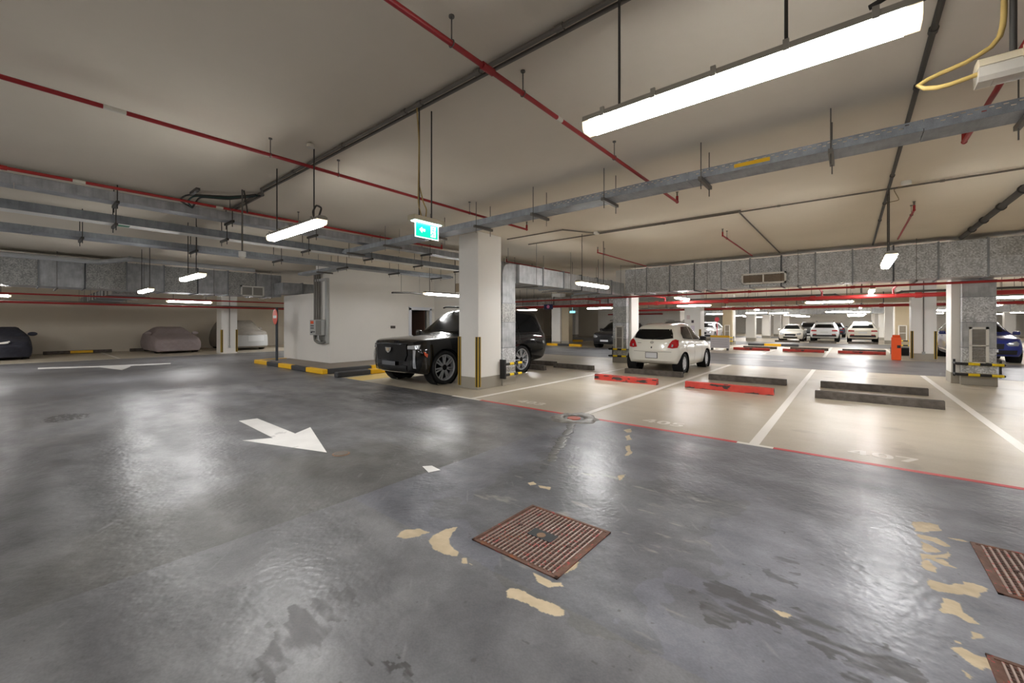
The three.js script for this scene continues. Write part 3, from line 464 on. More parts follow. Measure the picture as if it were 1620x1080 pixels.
pipe('fire_main', [[-12, 2.33, -25.0], [20, 2.33, -25.0]], .062, M.redBright, 'thick red fire main beyond the second lane', 'pipe', { alongX: 1, hang: [-8, -4, 0, 4].map(x => [x, 2.33, -25]), coupling: [-5, -2, 1].map(x => [[x, 2.33, -25], [x + .15, 2.33, -25]]) });
pipe('fire_main', [[-14.3, 2.2, -28.9], [-10.2, 2.2, -28.9], [-10.2, 2.2, -28.7]], .05, M.redBright, 'red fire pipe on the white core wall above the dark car', 'pipe', {});
pipe('fire_main', [[-13.4, 2.14, -28.85], [-13.4, 0, -28.85]], .035, M.red, 'vertical red fire pipe on the white core wall', 'pipe', {});
pipe('drain_pipe', [[-5, 2.46, -17.2], [-.4, 2.46, -17.2], [-.1, 2.35, -17.2], [.9, 2.35, -17.2], [1.2, 2.48, -17.2], [14, 2.48, -17.2]], .03, M.darkSteel, 'dark service pipe jogging behind the thick fire main', 'pipe', { alongX: 1 });
pipe('fire_main', [[-20.2, 2.3, 6], [-20.2, 2.3, 1.0], [-20.2, 2.18, .4], [-20.2, 2.18, -9.8]], .035, M.redBright, 'red fire pipe with a dip below the tall duct of the left lane', 'pipe', {});
pipe('fire_main', [[-19.6, 2.42, 6], [-19.6, 2.42, -9]], .026, M.redBright, 'straight red fire pipe below the tall duct of the left lane', 'pipe', {});
pipe('drain_pipe', [[-16.9, 3.3, 6], [-16.9, 3.3, -1.6], [-16.5, 3.42, -2.2], [-16.5, 3.42, -5.5]], .07, M.galvC, 'wide grey drain pipe with an offset above the tall duct', 'pipe', {});
pipe('service_pipe', [[-22.5, 2.3, 6], [-22.5, 2.3, -20]], .05, M.conduit, 'brown service pipe near the beige wall', 'pipe', {});
pipe('service_pipe', [[-23.3, 2.34, 6], [-23.3, 2.34, -20]], .035, M.darkSteel, 'dark service pipe near the beige wall', 'pipe', {});
// conduits fixed to the slab
const cy = CEIL - .03;
pipe('ceiling_conduit', [[7, cy, -2.43], [-7.0, cy, -2.43], [-7.3, cy, -2.55], [-8.6, cy, -2.55]], .018, M.conduit, 'grey ceiling conduit across the lane, nearer the camera side', 'conduit', { coupling: [-.2, -1.6, -2.4, -3.16, -3.4, -4.6, -5.9].map(x => [[x, cy, -2.43], [x + .06, cy, -2.43]]) });
pipe('ceiling_conduit', [[7, cy, -2.49], [-8.6, cy, -2.49]], .016, M.conduit, 'grey ceiling conduit across the lane, paired with the one over the exit sign', 'conduit', {});
pipe('ceiling_conduit', [[.45, cy, 3], [.45, cy, -14.3]], .02, M.darkSteel, 'dark ceiling conduit running away over bay 407', 'conduit', { coupling: [-4.1, -5.0, -6.2, -7.8, -9.5, -11].map(z => [[.45, cy, z], [.45, cy, z - .05]]) });
pipe('ceiling_conduit', [[-6.5, cy, -8.56], [14, cy, -8.56]], .014, M.conduit, 'thin ceiling conduit across the bays, the straight one', 'conduit', { coupling: [-3, -1, 1, 2.5].map(x => [[x, cy, -8.56], [x + .05, cy, -8.56]]) });
pipe('ceiling_conduit', [[-6.5, cy, -7.7], [-4.9, cy, -7.7], [-4.5, cy, -8.45], [-1.55, cy, -8.45]], .014, M.conduit, 'thin ceiling conduit with a bend beside the white column', 'conduit', {});
pipe('ceiling_conduit', [[-1.6, cy, -8.5], [-1.6, cy, -14.2]], .014, M.conduit, 'thin ceiling conduit running to the large duct', 'conduit', {});
pipe('cable_bundle', [[2.0, cy - .055, -6], [2.0, cy - .055, -14.1]], .05, M.cableDark, 'thick dark cable bundle on the ceiling over the last bay line', 'cable bundle', { coupling: [-8.4, -9.6, -10.8, -12, -13].map(z => [[2, cy - .055, z], [2, cy - .055, z - .04]]) });
one('junction_box', new THREE.CylinderGeometry(.055, .06, .05, 20).translate(.63, CEIL - .025, -8.35), M.white, 'round white detector on the ceiling beside the crossing conduits', 'detector');
one('loose_wire', tube([[.6, cy - .02, -8.44], [.52, CEIL - .02, -8.7], [.62, CEIL - .03, -9.4], [.5, CEIL - .03, -9.5], [.44, CEIL - .06, -9.6]], .006, 30, 6), M.cable, 'loose brown wire sagging from the ceiling detector', 'wire');
one('junction_box', new THREE.CylinderGeometry(.04, .045, .04, 16).translate(-4.85, CEIL - .03, -2.2), M.offWhite, 'small round junction box above the small lit batten', 'junction box');
one('junction_box', bx(-4.52, -4.42, CEIL - .06, CEIL, -8.5, -8.4, .01), M.white, 'small white conduit box above the bent conduit', 'junction box');
{ const t = thing('cable_support', 'black support bracket with loose cables where the conduits meet the trunking', 'bracket'); const a = G(318, 318, CEIL - .05);
  part(t, 'bracket_arm', bx(-7.75, -7.4, CEIL - .14, CEIL - .1, -1.75, -1.7), M.darkSteel); part(t, 'bracket_arm', rod([-7.35, CEIL - .01, -2.3], [-7.35, CEIL - .35, -2.35], .012), M.darkSteel);
  for (let k = 0; k < 3; k++) part(t, 'cable', tube([[-7.3, CEIL - .05, -2.45 - k * .03], [-7.7, CEIL - .06 - k * .02, -2.2], [-8.0, CEIL - .08, -1.75 - k * .08], [-8.3, CEIL - .12, -1.7 - k * .1], [-8.5, CEIL - .16, -1.9]], .014, 24, 6), k === 1 ? std(0x17423c, .5) : M.cableDark); rebase(t); }
{ const t = thing('security_camera', 'white dome camera hung on a thin pole above the left lane', 'camera'), p = [-7.36, 0, -2.28];
  part(t, 'pole', rod([p[0], 2.6, p[2]], [p[0], CEIL, p[2]], .012), M.steel); part(t, 'housing', rod([p[0], 2.55, p[2]], [p[0], 2.63, p[2]], .05, 16), M.white); part(t, 'dome', new THREE.SphereGeometry(.042, 14, 8).translate(p[0], 2.55, p[2]), M.offWhite); rebase(t); }

// ---------------------------------------------------------------- light fittings
const ROD = M.darkSteel;
function lamp(x, z, y, axis, label, opt = {}) {   // y: underside of the diffuser
  const L = opt.L ?? 1.5, t = thing(opt.name ?? 'fluorescent_light', label, 'ceiling light', [x, y, z], axis === 'x' ? 0 : Math.PI / 2, opt.group);
  const hs = prism([[-.065, .065], [.065, .065], [.058, .098], [.03, .112], [-.03, .112], [-.058, .098]], L, 0); hs.rotateY(Math.PI / 2); hs.translate(-L / 2, 0, 0);
  const lit = opt.lit !== false;
  part(t, 'housing', hs, opt.housing ?? M.housing);
  const df = prism([[-.06, .066], [-.055, .022], [-.04, .003], [-.02, 0], [.02, 0], [.04, .003], [.055, .022], [.06, .066]], L - .1, 0); df.rotateY(Math.PI / 2); df.translate(-L / 2 + .05, 0, 0);
  part(t, 'diffuser', df, lit ? M.glow : M.plasticClear, lit ? 'glowing white diffuser' : 'clear unlit diffuser');
  for (const s of [-1, 1]) { const e = prism([[-.06, .066], [-.055, .022], [-.04, .004], [.04, .004], [.055, .022], [.06, .066]], .05, 0); e.rotateY(Math.PI / 2); e.translate(s > 0 ? L / 2 - .05 : -L / 2, 0, 0); part(t, 'end_cap', e, opt.caps ?? M.capGlow, 'yellowed diffuser end'); }
  if (!opt.far) { for (let k = 0; k < 5; k++) { const cx = -L / 2 + .14 + k * (L - .28) / 4; part(t, 'clip', [bx(cx - .012, cx + .012, .058, .11, -.073, -.06), bx(cx - .012, cx + .012, .058, .11, .06, .073)], opt.housing ?? M.housing); }
    if (opt.loop) part(t, 'cable_loop', tube(opt.loop, .011, 30, 8), opt.cable ?? M.cableDark); }
  const h = CEIL - y; for (const s of opt.rods ?? [-.36, .36]) part(t, 'hanger_rod', rod([s * L, .1, 0], [s * L, h, 0], opt.rodR ?? .008, 8), opt.rodM ?? ROD);
  if (lit) { const l = new THREE.RectAreaLight(TUBE_COLOR, TUBE_LIGHT, L - .1, .1); l.position.set(x, y - .006, z); l.rotation.set(-Math.PI / 2, 0, axis === 'x' ? 0 : Math.PI / 2); l.castShadow = true; scene.add(l); }
  return t;
}
M.capGlow = new THREE.MeshStandardMaterial({ color: 0xf4e6cc, emissive: new THREE.Color().setRGB(1, .82, .55), emissiveIntensity: 0.5, roughness: .4 });
lamp(-.54, -2.33, 2.7, 'x', 'long lit batten hung over the inspection cover', { L: 1.52, loop: [[.74, .1, 0], [.86, .14, 0], [.88, .2, .02], [.8, .2, .03], [.6, .14, .02]], rods: [-.355, .2] });
lamp(-5.46, -2.27, 2.64, 'x', 'small lit batten hung above the grey lane before the white block', { L: 1.5, loop: [[.66, .11, 0], [.72, .2, 0], [.64, .24, .02], [.56, .18, .02], [.55, .1, 0]] });
lamp(-10.3, -2.3, 2.4, 'x', 'lit batten below the trunkings of the left lane', { rods: [-.2, .2] });
lamp(-14.9, -2.3, 2.36, 'x', 'lit batten before the tall duct of the left lane', {});
lamp(-20.9, -4.6, 2.36, 'z', 'lit batten over the lane in front of the pale-covered car', {});
lamp(-20.9, 6.2, 2.36, 'z', 'unseen lit batten added at the near end of the left lane', {});  // out of view, added to lift the light on the left side
lamp(-20.9, .8, 2.36, 'z', 'lit batten over the lane in front of the dark-covered car', {});
lamp(-25.6, 2.2, 2.4, 'x', 'added unseen lit batten above the dark-covered car', {});  // added outside the frame to brighten the dark left side
lamp(-26, -11, 2.4, 'x', 'added unseen lit batten above the tall covered car', {});  // extra unseen fitting, put in to brighten the left wall
lamp(-20.9, -11, 2.36, 'z', 'lit batten in the left lane behind the white block', {});
lamp(-20.9, -19, 2.36, 'z', 'lit batten far down the left lane', {});
lamp(-10.2, -8.85, 2.4, 'z', 'lit batten before the white wall above the black car', {});
lamp(-4.85, -9.0, 2.4, 'z', 'lit batten above the worn red wheel stop', {});
lamp(.45, -8.6, 2.42, 'z', 'lit batten above bay 407', { rods: [-.1, .12] });
lamp(-4.85, -15.85, 2.4, 'z', 'lit batten behind the large duct above the white hatchback', { far: 1 });
lamp(.47, -15.85, 2.4, 'z', 'lit batten behind the large duct at the end of bay 407', { far: 1 });
lamp(1.2, -2.85, 2.6, 'x', 'unlit beige fitting with looped yellow cables', { L: 1.5, lit: false, name: 'unlit_light_fitting', housing: M.housingBeige, caps: M.plasticClear, cable: M.cableYellow, loop: [[-.75, .05, .02], [-.86, .03, .03], [-.95, .06, .02], [-.9, .1, 0], [-.78, .13, 0], [-.69, .18, 0], [-.665, .3, 0], [-.665, 1, 0]], rods: [-.425, .3], rodR: .012, rodM: M.cableDark });
{ const g = 'lit battens over the second lane'; for (const [x, w] of [[-15.3, 'in front of the tan riser kerb'], [-10.4, 'in front of the dark grey car'], [-5.6, 'in front of the notice column'], [-.65, 'facing the red wheel stops across it'], [4.25, 'in front of the deep blue car'], [9.1, 'past the deep blue car']]) lamp(x, -20, 2.3, 'x', 'lit batten over the second lane ' + w, { group: g, far: 1 }); }
{ const g = 'lit battens over the bays beyond the second lane'; for (const z of [-28.2, -31.5]) for (const x of [-4.85, .45, 5.7, 10.8]) lamp(x, z, 2.4, 'z', 'lit batten over the bays beyond the second lane', { group: g, far: 1 }); }
{ const g = 'lit battens over the far lanes'; for (const x of [-15.3, -10.4, -5.6, -.65, 4.25, 9.1, 14]) lamp(x, -36.4, 2.3, 'x', 'lit batten over the third lane', { group: 'lit battens over the third lane', far: 1 }); for (const z of [-42.5, -47.5, -53, -60, -66]) for (const x of [-10, -4.85, .45, 5.7, 11]) lamp(x, z, 2.4, 'x', 'lit batten in the rows beyond the third lane', { group: g, far: 1 }); }
{ const g = 'lit battens right of bay 407'; for (const [x, z] of [[6.2, -9], [6.2, -15.9], [11.9, -9], [11.9, -18.2]]) lamp(x, z, 2.4, 'z', 'lit batten over the bays right of bay 407', { group: g, far: 1 }); }
{ const g = 'unseen lit battens further along the near lane'; for (const [x, z] of [[4.6, -2.3], [9.6, -2.3], [-5.46, 4.2], [-.54, 4.2], [4.6, 4.2], [-12.2, 4.2], [-15, 4.2]]) lamp(x, z, 2.68, 'x', 'unseen lit batten further along the near lane', { group: g, far: 1 }); }  // the row behind the camera is added to even out the lighting
{ const t = thing('unlit_light_fitting', 'dark unlit batten bent in the middle before the white block', 'ceiling light', [-10.9, 2.47, -8.1], Math.PI / 2);
  const a = bx(-.68, 0, 0, .05, -.05, .05, .012); a.rotateZ(.05); const b = bx(0, .68, 0, .05, -.05, .05, .012); b.rotateZ(-.03); part(t, 'housing', a, M.darkSteel); part(t, 'housing', b, M.darkSteel); for (const s of [-.35, .35]) part(t, 'hanger_rod', rod([s, .03, 0], [s, 3.08 - 2.47, 0], .006, 6), M.steel); }
{ // illuminated exit sign
  const t = thing('exit_sign', 'lit green exit sign with white arrow hung from the ceiling', 'exit sign', [-3.2, 2.33, -2.57]);
  const cv = document.createElement('canvas'); cv.width = 512; cv.height = 256; const c = cv.getContext('2d');
  c.fillStyle = '#eafffb'; c.fillRect(0, 0, 512, 256); c.fillStyle = '#009a78'; c.fillRect(16, 14, 480, 228);
  c.fillStyle = '#f4fffc'; c.beginPath(); c.moveTo(90, 128); c.lineTo(150, 78); c.lineTo(150, 108); c.lineTo(215, 108); c.lineTo(215, 148); c.lineTo(150, 148); c.lineTo(150, 178); c.closePath(); c.fill();
  c.fillRect(335, 40, 110, 176); c.fillStyle = '#009a78'; c.beginPath(); c.arc(395, 72, 15, 0, 7); c.fill(); c.lineWidth = 17; c.strokeStyle = '#009a78'; c.lineCap = 'round'; c.lineJoin = 'round';
  c.beginPath(); c.moveTo(392, 100); c.lineTo(382, 145); c.lineTo(410, 172); c.lineTo(402, 206); c.stroke(); c.beginPath(); c.moveTo(382, 145); c.lineTo(360, 180); c.lineTo(335, 180); c.stroke(); c.lineWidth = 12; c.beginPath(); c.moveTo(355, 128); c.lineTo(362, 104); c.lineTo(395, 98); c.lineTo(420, 122); c.lineTo(438, 114); c.stroke();
  const tx = new THREE.CanvasTexture(cv); tx.colorSpace = THREE.SRGBColorSpace;
  part(t, 'top_box', bx(-.055, .055, .155, .2, -.19, .19, .01), M.housingBeige);
  part(t, 'lamp_strip', bx(-.035, .035, .148, .156, -.16, .16), new THREE.MeshStandardMaterial({ color: 0xffffff, emissive: 0xdffcff, emissiveIntensity: 3 }), 'glowing strip under the sign box');
  part(t, 'panel', bx(-.006, .006, 0, .155, -.145, .145), new THREE.MeshStandardMaterial({ color: 0xdffaf4, roughness: .3 }));
  const pl = new THREE.PlaneGeometry(.288, .152); pl.rotateY(Math.PI / 2); pl.translate(.0068, .077, 0); part(t, 'sign_face', pl, new THREE.MeshStandardMaterial({ map: tx, emissive: 0xffffff, emissiveMap: tx, emissiveIntensity: .75, roughness: .3 }), 'green face with white arrow and running figure');
  part(t, 'hanger_rod', rod([0, .2, -.06], [0, CEIL - 2.33, -.06], .007), ROD); part(t, 'hanger_rod', rod([0, .2, .09], [0, CEIL - 2.33, .09], .007), ROD);
  part(t, 'cable', tube([[0, CEIL - 2.35, .12], [.01, .9, .1], [0, .35, .1], [.01, .2, .07]], .006, 30, 6), M.cableYellow); part(t, 'cable', tube([[0, .5, .09], [.01, .35, .05], [.02, .28, .02], [.01, .2, .02]], .006, 20, 6), M.cableYellow);
  const l = new THREE.RectAreaLight(0xdffcff, 3, .3, .06); l.position.set(-3.2 + .02, 2.33 + .146, -2.57); l.rotation.set(-Math.PI / 2, 0, Math.PI / 2); l.castShadow = true; scene.add(l);
}
// small far signs
one('exit_sign', [bx(-14.2, -13.8, 2.2, 2.34, -23.2, -23.16, .01), rod([-14, 2.34, -23.18], [-14, CEIL, -23.18], .006, 6)], new THREE.MeshStandardMaterial({ color: 0x9fd8e6, emissive: 0x7fd0e0, emissiveIntensity: .5 }), 'tiny pale illuminated sign above the second lane', 'sign');

// ---------------------------------------------------------------- wheel stops
function wheelStop(x0, x1, z, m, label, group, h = .14) {
  const g = prism([[-.075, 0], [.075, 0], [.06, h - .012], [.048, h], [-.048, h], [-.06, h - .012]], x1 - x0 - .01, .005); g.rotateY(Math.PI / 2); g.translate(x0 + .005, 0.004, z);
  const t = thing('wheel_stop', label, 'wheel stop', [(x0 + x1) / 2, 0, z], 0, group); g.translate(-(x0 + x1) / 2, 0, -z);
  part(t, 'block', boxUV(g), m); for (const s of [-.36, .36]) part(t, 'fixing_bolt', rod([s * (x1 - x0), h, 0], [s * (x1 - x0), h + .008, 0], .014, 8), M.steel); return t;
}
wheelStop(-5.34, -3.66, -10.05, M.stopRedWorn, 'worn red wheel stop with black scraped top behind the white hatchback');
wheelStop(-3.02, -1.24, -10.15, M.stopRed, 'red wheel stop in bay 405');
wheelStop(-.56, 1.27, -10.38, M.stop, 'dark wheel stop in bay 407');
wheelStop(-.55, 1.25, -12.15, M.stop, 'dark wheel stop of the bay behind bay 407');
wheelStop(-5.31, -3.62, -11.9, M.stop, 'dark wheel stop against the rear wheels of the white hatchback');
wheelStop(-2.95, -1.2, -11.95, M.stop, 'dark wheel stop behind the red one of bay 405');
wheelStop(-10.1, -8.1, -12.3, M.stop, 'dark wheel stop running out behind the black car');
wheelStop(-7.9, -6.4, -11.9, M.stop, 'dark wheel stop at the tail of the black car');
wheelStop(-9.7, -7.6, -10.9, M.stop, 'dark wheel stop under the rear of the black car');
for (const [x0, x1, k] of [[-5.25, -3.45, 'nearest the notice column'], [-2.85, -1.05, 'between its two neighbours'], [-.5, 1.3, 'nearest the orange bollard']]) {
  wheelStop(x0, x1, -26.6, M.stopRed, 'red wheel stop across the second lane, ' + k); wheelStop(x0 + .15, x1 + .1, -28.6, M.stop, 'dark stop behind the red one across the second lane, ' + k);
}
for (const [z0, z1, l] of [[-.9, -3.3, 'black wall stop with yellow panel behind an empty bay'], [-4.0, -5.2, 'black wall stop behind the pale-covered car']]) {
  const t = thing('wall_stop', l, 'wheel stop'); part(t, 'block', bx(-30.2, -30.02, 0, .16, z1, z0, .02), M.stop); if (z0 > -1) part(t, 'yellow_panel', bx(-30.02, -30.0, .03, .15, -2.6, -1.8), M.yellow, 'yellow reflective panel'); rebase(t); }
for (const [x, l] of [[-4, 'under the nose of the white saloon'], [-1.7, 'under the tail of the white hatchback far away'], [.7, 'under the tail of the white crossover']]) wheelStop(x - .85, x + .85, -40.2, M.stop, 'dark wheel stop ' + l);

// ---------------------------------------------------------------- kerbs
{ const t = thing('kerb_island', 'raised kerb with yellow and black stones around the white block', 'kerb');
  const xs = [-17.4, -16.2, -15.2, -14.15, -13.1, -12.0], z = -5.78;
  for (let i = 0; i + 1 < xs.length; i++) part(t, 'kerb_stone', bx(xs[i], xs[i + 1] - .008, 0.003, .15, z - .17, z, .025), i % 2 ? M.kerbBlack : M.kerbYellow);
  const zs = [-5.96, -7.4, -8.6, -10.2]; for (let i = 0; i + 1 < zs.length; i++) part(t, 'kerb_stone', bx(-12.17, -12.0, 0.003, .15, zs[i + 1] + .008, zs[i], .025), i % 2 ? M.kerbYellow : M.kerbBlack);
  part(t, 'kerb_stone', bx(-17.4, -17.23, 0.003, .15, -6.9, -5.96, .025), M.kerbYellow);
  part(t, 'pavement', bx(-17.23, -12.17, 0, .135, -6.965, -5.95), M.concrete); part(t, 'pavement', bx(-13.91, -12.17, 0, .135, -10.2, -6.965), M.concrete); rebase(t); }
{ const t = thing('kerb_bar', 'low kerb bar with black and yellow stones before the black car', 'kerb'); const zs = [-5.72, -6.75, -7.45], m = [M.kerbBlack, M.kerbYellow];
  for (let i = 0; i < 2; i++) part(t, 'kerb_stone', bx(-11.2, -10.98, 0, .15, zs[i + 1] + .008, zs[i], .03), m[i]); rebase(t); }
function kerbRow(x0, x1, z, n, label, first = 0) { const t = thing('kerb_bar', label, 'kerb'), s = (x1 - x0) / n; for (let i = 0; i < n; i++) part(t, 'kerb_stone', bx(x0 + i * s, x0 + (i + 1) * s - .01, 0, .16, z - .2, z, .03), (i + first) % 2 ? M.kerbBlack : M.kerbYellow); rebase(t); }
kerbRow(-16.3, -13.6, -23.55, 3, 'yellow and black kerb at the tan riser by the dark car');
kerbRow(-5.5, -2.6, -32.4, 3, 'yellow and black kerb across the third lane', 1);
kerbRow(-19, -17.2, -30, 2, 'yellow and black kerb seen past the tail of the black car', 1);

// ---------------------------------------------------------------- inspection covers
const rust = new THREE.MeshStandardMaterial({ map: texture(512, 512, (u, v) => { const a = fbm(u * 5, v * 5, 5, 5, 101), b = fbm(u * 30, v * 30, 30, 3, 102), r = fbm(u * 4 + 2, v * 4, 4, 4, 103); let c = mix3([96, 66, 54], [132, 104, 92], a); if (r > .56) c = mix3(c, [176, 98, 52], Math.min(.8, (r - .56) * 6)); if (b > .74) c = mix3(c, [190, 60, 62], .7); const k = (b - .5) * 30; return [c[0] + k, c[1] + k, c[2] + k]; }, true, .7), roughness: .6, metalness: .35 });
const rustDark = std(0x4d3a33, .75, .1), ribMat = new THREE.MeshStandardMaterial({ map: texture(256, 256, (u, v) => { const a = fbm(u * 6, v * 6, 6, 4, 105), b = fbm(u * 20, v * 20, 20, 2, 106); let c = mix3([150, 124, 114], [200, 186, 178], a); if (b > .7) c = mix3(c, [186, 70, 70], .6); return c; }, true, .5), roughness: .45, metalness: .4 });
function manhole(cx, cz, s, label, full = true) {
  const t = thing('inspection_cover', label, 'manhole cover', [cx, 0.003, cz]), h = s / 2;
  part(t, 'frame', [bx(-h, h, 0, .008, h - .022, h), bx(-h, h, 0, .008, -h, -h + .022), bx(-h, -h + .022, 0, .008, -h, h), bx(h - .022, h, 0, .008, -h, h)], rust);
  part(t, 'lid', bx(-h + .022, h - .022, 0, .004, -h + .022, h - .022), rust);
  const n = 19, w = (s - .07) / n, ribs = [], studs = [];
  for (let i = 0; i < n; i++) { const x = -h + .035 + (i + .5) * w; ribs.push(bx(x - w * .17, x + w * .17, .004, .0095, -h + .03, h - .03)); if (i < n - 1) for (let j = 0; j < n; j++) { const z = -h + .035 + (j + .5) * w; studs.push(bx(x + w * .3, x + w * .7, .004, .007, z - w * .28, z + w * .28)); } }
  part(t, 'tread_ribs', ribs, ribMat).userData.kind = 'stuff'; part(t, 'tread_studs', studs, rustDark).userData.kind = 'stuff';
  if (full) { part(t, 'maker_plate', bx(-.1, .1, .006, .0115, -.05, .05), std(0x3b3e40, .6), 'dark blank plate in the middle'); part(t, 'worn_spot', new THREE.CylinderGeometry(.032, .034, .003, 9).translate(-.005, .0125, .01), std(0x8a705a, .8)); }
  for (const [a, b] of [[-.21, -.02], [.22, .01]]) part(t, 'lifting_hole', bx(a - .014, a + .014, .004, .0112, b - .012, b + .012), rustDark);
  return t;
}
manhole(-1.675, -2.37, .7, 'square rusty inspection cover with tread grid under the long batten');
manhole(.98, -3.82, .7, 'square rusty inspection cover near the chipped paint by the lane edge', false);
manhole(.72, -2.55, .5, 'small rusty cover nearest the chipped paint strip', false);
{ const t = thing('floor_drain', 'small round drain cap at the arrow tip', 'floor drain', [-4.53, .003, -2.4]); part(t, 'rim', new THREE.TorusGeometry(.085, .012, 6, 24).rotateX(Math.PI / 2).scale(1, .5, 1), std(0x8a6e58, .8)); part(t, 'cap', new THREE.CylinderGeometry(.08, .08, .01, 24).translate(0, .004, 0), std(0x6f665e, .7)); }
{ const p = G(908, 662), t = thing('floor_patch', 'rough raised mortar ring around a red drain cap on the lane edge', 'floor drain', [p.x, .003, p.z]);
  const rg = new THREE.TorusGeometry(.26, .1, 6, 36); rg.rotateX(Math.PI / 2); const a = rg.attributes.position; for (let i = 0; i < a.count; i++) { const x = a.getX(i), z = a.getZ(i), f = 1 + (fbm(x * 9 + 20, z * 9 + 20, 512, 3, 110) - .5) * .5; a.setXYZ(i, x * f, a.getY(i) * .26 * (0.6 + fbm(x * 30 + 70, z * 30 + 40, 512, 2, 111)), z * f); } rg.computeVertexNormals();
  part(t, 'mortar_ring', rg, new THREE.MeshStandardMaterial({ map: texture(256, 256, (u, v) => { const f = fbm(u * 12, v * 12, 12, 4, 112), g = 98 + f * 70; return [g, g - 3, g - 9]; }, true, .5), roughness: .45 })); part(t, 'drain_cap', new THREE.CylinderGeometry(.1, .11, .02, 20).translate(0, .004, 0), std(0xb0523c, .6), 'red drain cap'); }
{ const t = thing('trench_repair', 'rough filled trench from the mortar ring towards the inspection cover', 'floor repair'); const l = []; for (let i = 0; i < 26; i++) { const u = i / 25, p = V(-3.28, 0, -5.5).lerp(V(-2.55, 0, -3.75), u), g = new THREE.SphereGeometry(.035 + rnd() * .03, 8, 6); g.scale(1.2, .12, 1.2); g.translate(p.x + (rnd() - .5) * .05, .003, p.z + (rnd() - .5) * .05); l.push(g.toNonIndexed()); } part(t, 'filler', l, new THREE.MeshStandardMaterial({ color: 0x6a6966, roughness: .35 })); rebase(t); }

// ---------------------------------------------------------------- things on the white block
{ const t = thing('control_panel', 'grey electrical control panel with orange label on the white block', 'control panel', [-14.45, .8, BZ + .004]);
  part(t, 'back_plate', bx(-.52, .55, 0, 2.3, 0, .012), M.wall); const ch = part(t, 'panel_box', bx(-.45, .42, .3, .84, .012, .24, .012), M.boxGrey);
  part(ch, 'panel_side', bx(.02, .4, .32, .82, .24, .25), M.boxDark); part(ch, 'orange_label', bx(-.38, -.16, .7, .8, .24, .246), M.orange, 'orange warning label'); for (const [a, b] of [[-.38, .61], [-.38, .53], [-.3, .4]]) part(ch, 'nameplate', bx(a, a + .24, b, b + .035, .24, .246), std(0x35373a, .5)); part(ch, 'door_lock', rod([-.3, .4, .24], [-.3, .4, .27], .025, 10), M.black);
  for (const [x, r] of [[-.36, .05], [-.2, .05], [-.05, .04]]) part(t, 'conduit', rod([x, .84, .09], [x, 2.55, .09], r, 12), M.steel);
  part(t, 'cable_channel', bx(.38, .5, .02, 2.2, .012, .1), M.boxGrey); part(t, 'cable_channel', bx(-.42, .5, 2.2, 2.28, .012, .12), M.boxGrey);
  part(t, 'cable_tail', tube([[-.35, .3, .12], [-.25, .12, .14], [0, .04, .14], [.3, .05, .1], [.45, .1, .08]], .05, 30, 8), M.boxDark); part(t, 'cable_tail', tube([[0, .3, .14], [.05, .15, .16], [.15, .08, .12]], .04, 16, 8), M.boxGrey); part(t, 'lower_bracket', prism([[-.4, .3], [.45, .3], [.45, .02], [-.18, .02]], .06), M.boxDark);
}
one('wall_socket', bx(BX, BX + .04, 1.32, 1.42, -9.6, -9.4, .01), std(0x4a4542, .5), 'small dark switch box on the white block wall', 'switch');
{ const t = thing('sign_post', 'red and white no-entry sign on a dark post at the kerb', 'road sign', [-16.4, .136, -6.2]);
  part(t, 'post', rod([0, 0, 0], [0, 1.95, 0], .045, 12), std(0x3a4048, .5)); const d = new THREE.CylinderGeometry(.28, .28, .015, 32); d.rotateX(Math.PI / 2); d.rotateY(-.1); d.translate(0, 1.62, .06); part(t, 'sign_disc', d, std(0xe04a2a, .45), 'red round sign plate'); const w = bx(-.2, .2, -.05, .05, -.011, .011); w.rotateY(-.1); w.translate(0, 1.62, .06); part(t, 'white_bar', w, M.white); }
{ const t = thing('orange_bollard', 'orange plastic box bollard beside the conduit column', 'bollard', [1.45, 0, -23.2]); part(t, 'body', bx(-.15, .15, 0, .95, -.13, .13, .04), M.orange); part(t, 'cap', bx(-.12, .12, .95, 1.04, -.1, .1, .03), M.orange); part(t, 'reflector', bx(.02, .13, .5, .62, .13, .135), M.black); }
one('rubber_block', bx(1.5, 2.25, 0.003, .36, -27.4, -26.7, .03), M.rubber, 'black rubber block in front of the tan riser', 'block');
{ const t = thing('barrier_board', 'white board with grey lines and yellow top beyond the white hatchback', 'barrier', [-5.75, 0, -25.6]); part(t, 'board', bx(-.5, .5, .12, .72, -.03, .03, .01), std(0xd0ccd2, .5)); part(t, 'top_strip', bx(-.5, .5, .72, .84, -.035, .035, .01), M.yellow); for (let k = 0; k < 4; k++) part(t, 'printed_line', bx(-.42, .42, .22 + k * .12, .235 + k * .12, .03, .032), std(0x7c7a82, .6)); for (const s of [-.4, .4]) part(t, 'leg', bx(s - .03, s + .03, 0, .12, -.15, .15), M.black); }
one('wall_cabinet', bx(-11.6, -11.15, .8, 1.7, -28.98, -28.75, .02), M.white, 'white hose cabinet on the core wall behind the dark car', 'cabinet');
one('traffic_sign', [new THREE.CylinderGeometry(.2, .2, .03, 24).rotateX(Math.PI / 2).translate(-9.2, 1.9, -39.9), rod([-9.2, 0, -39.95], [-9.2, 1.9, -39.95], .03)], std(0xe03040, .5), 'round red sign far beyond the third lane', 'road sign');
{ const t = thing('hanging_sign', 'dark blue hanging sign with a pink disc above the black car', 'sign', [-9.6, 2.1, -14.0]); part(t, 'board', bx(-.22, .22, 0, .2, -.015, .015, .005), std(0x1c2250, .5)); part(t, 'pink_disc', new THREE.CylinderGeometry(.07, .07, .006, 20).rotateX(Math.PI / 2).translate(0, .1, .018), std(0xe080b0, .5)); for (const s of [-.15, .15]) part(t, 'hanger_rod', rod([s, .2, 0], [s, CEIL - 2.1, 0], .005, 6), M.steel); }

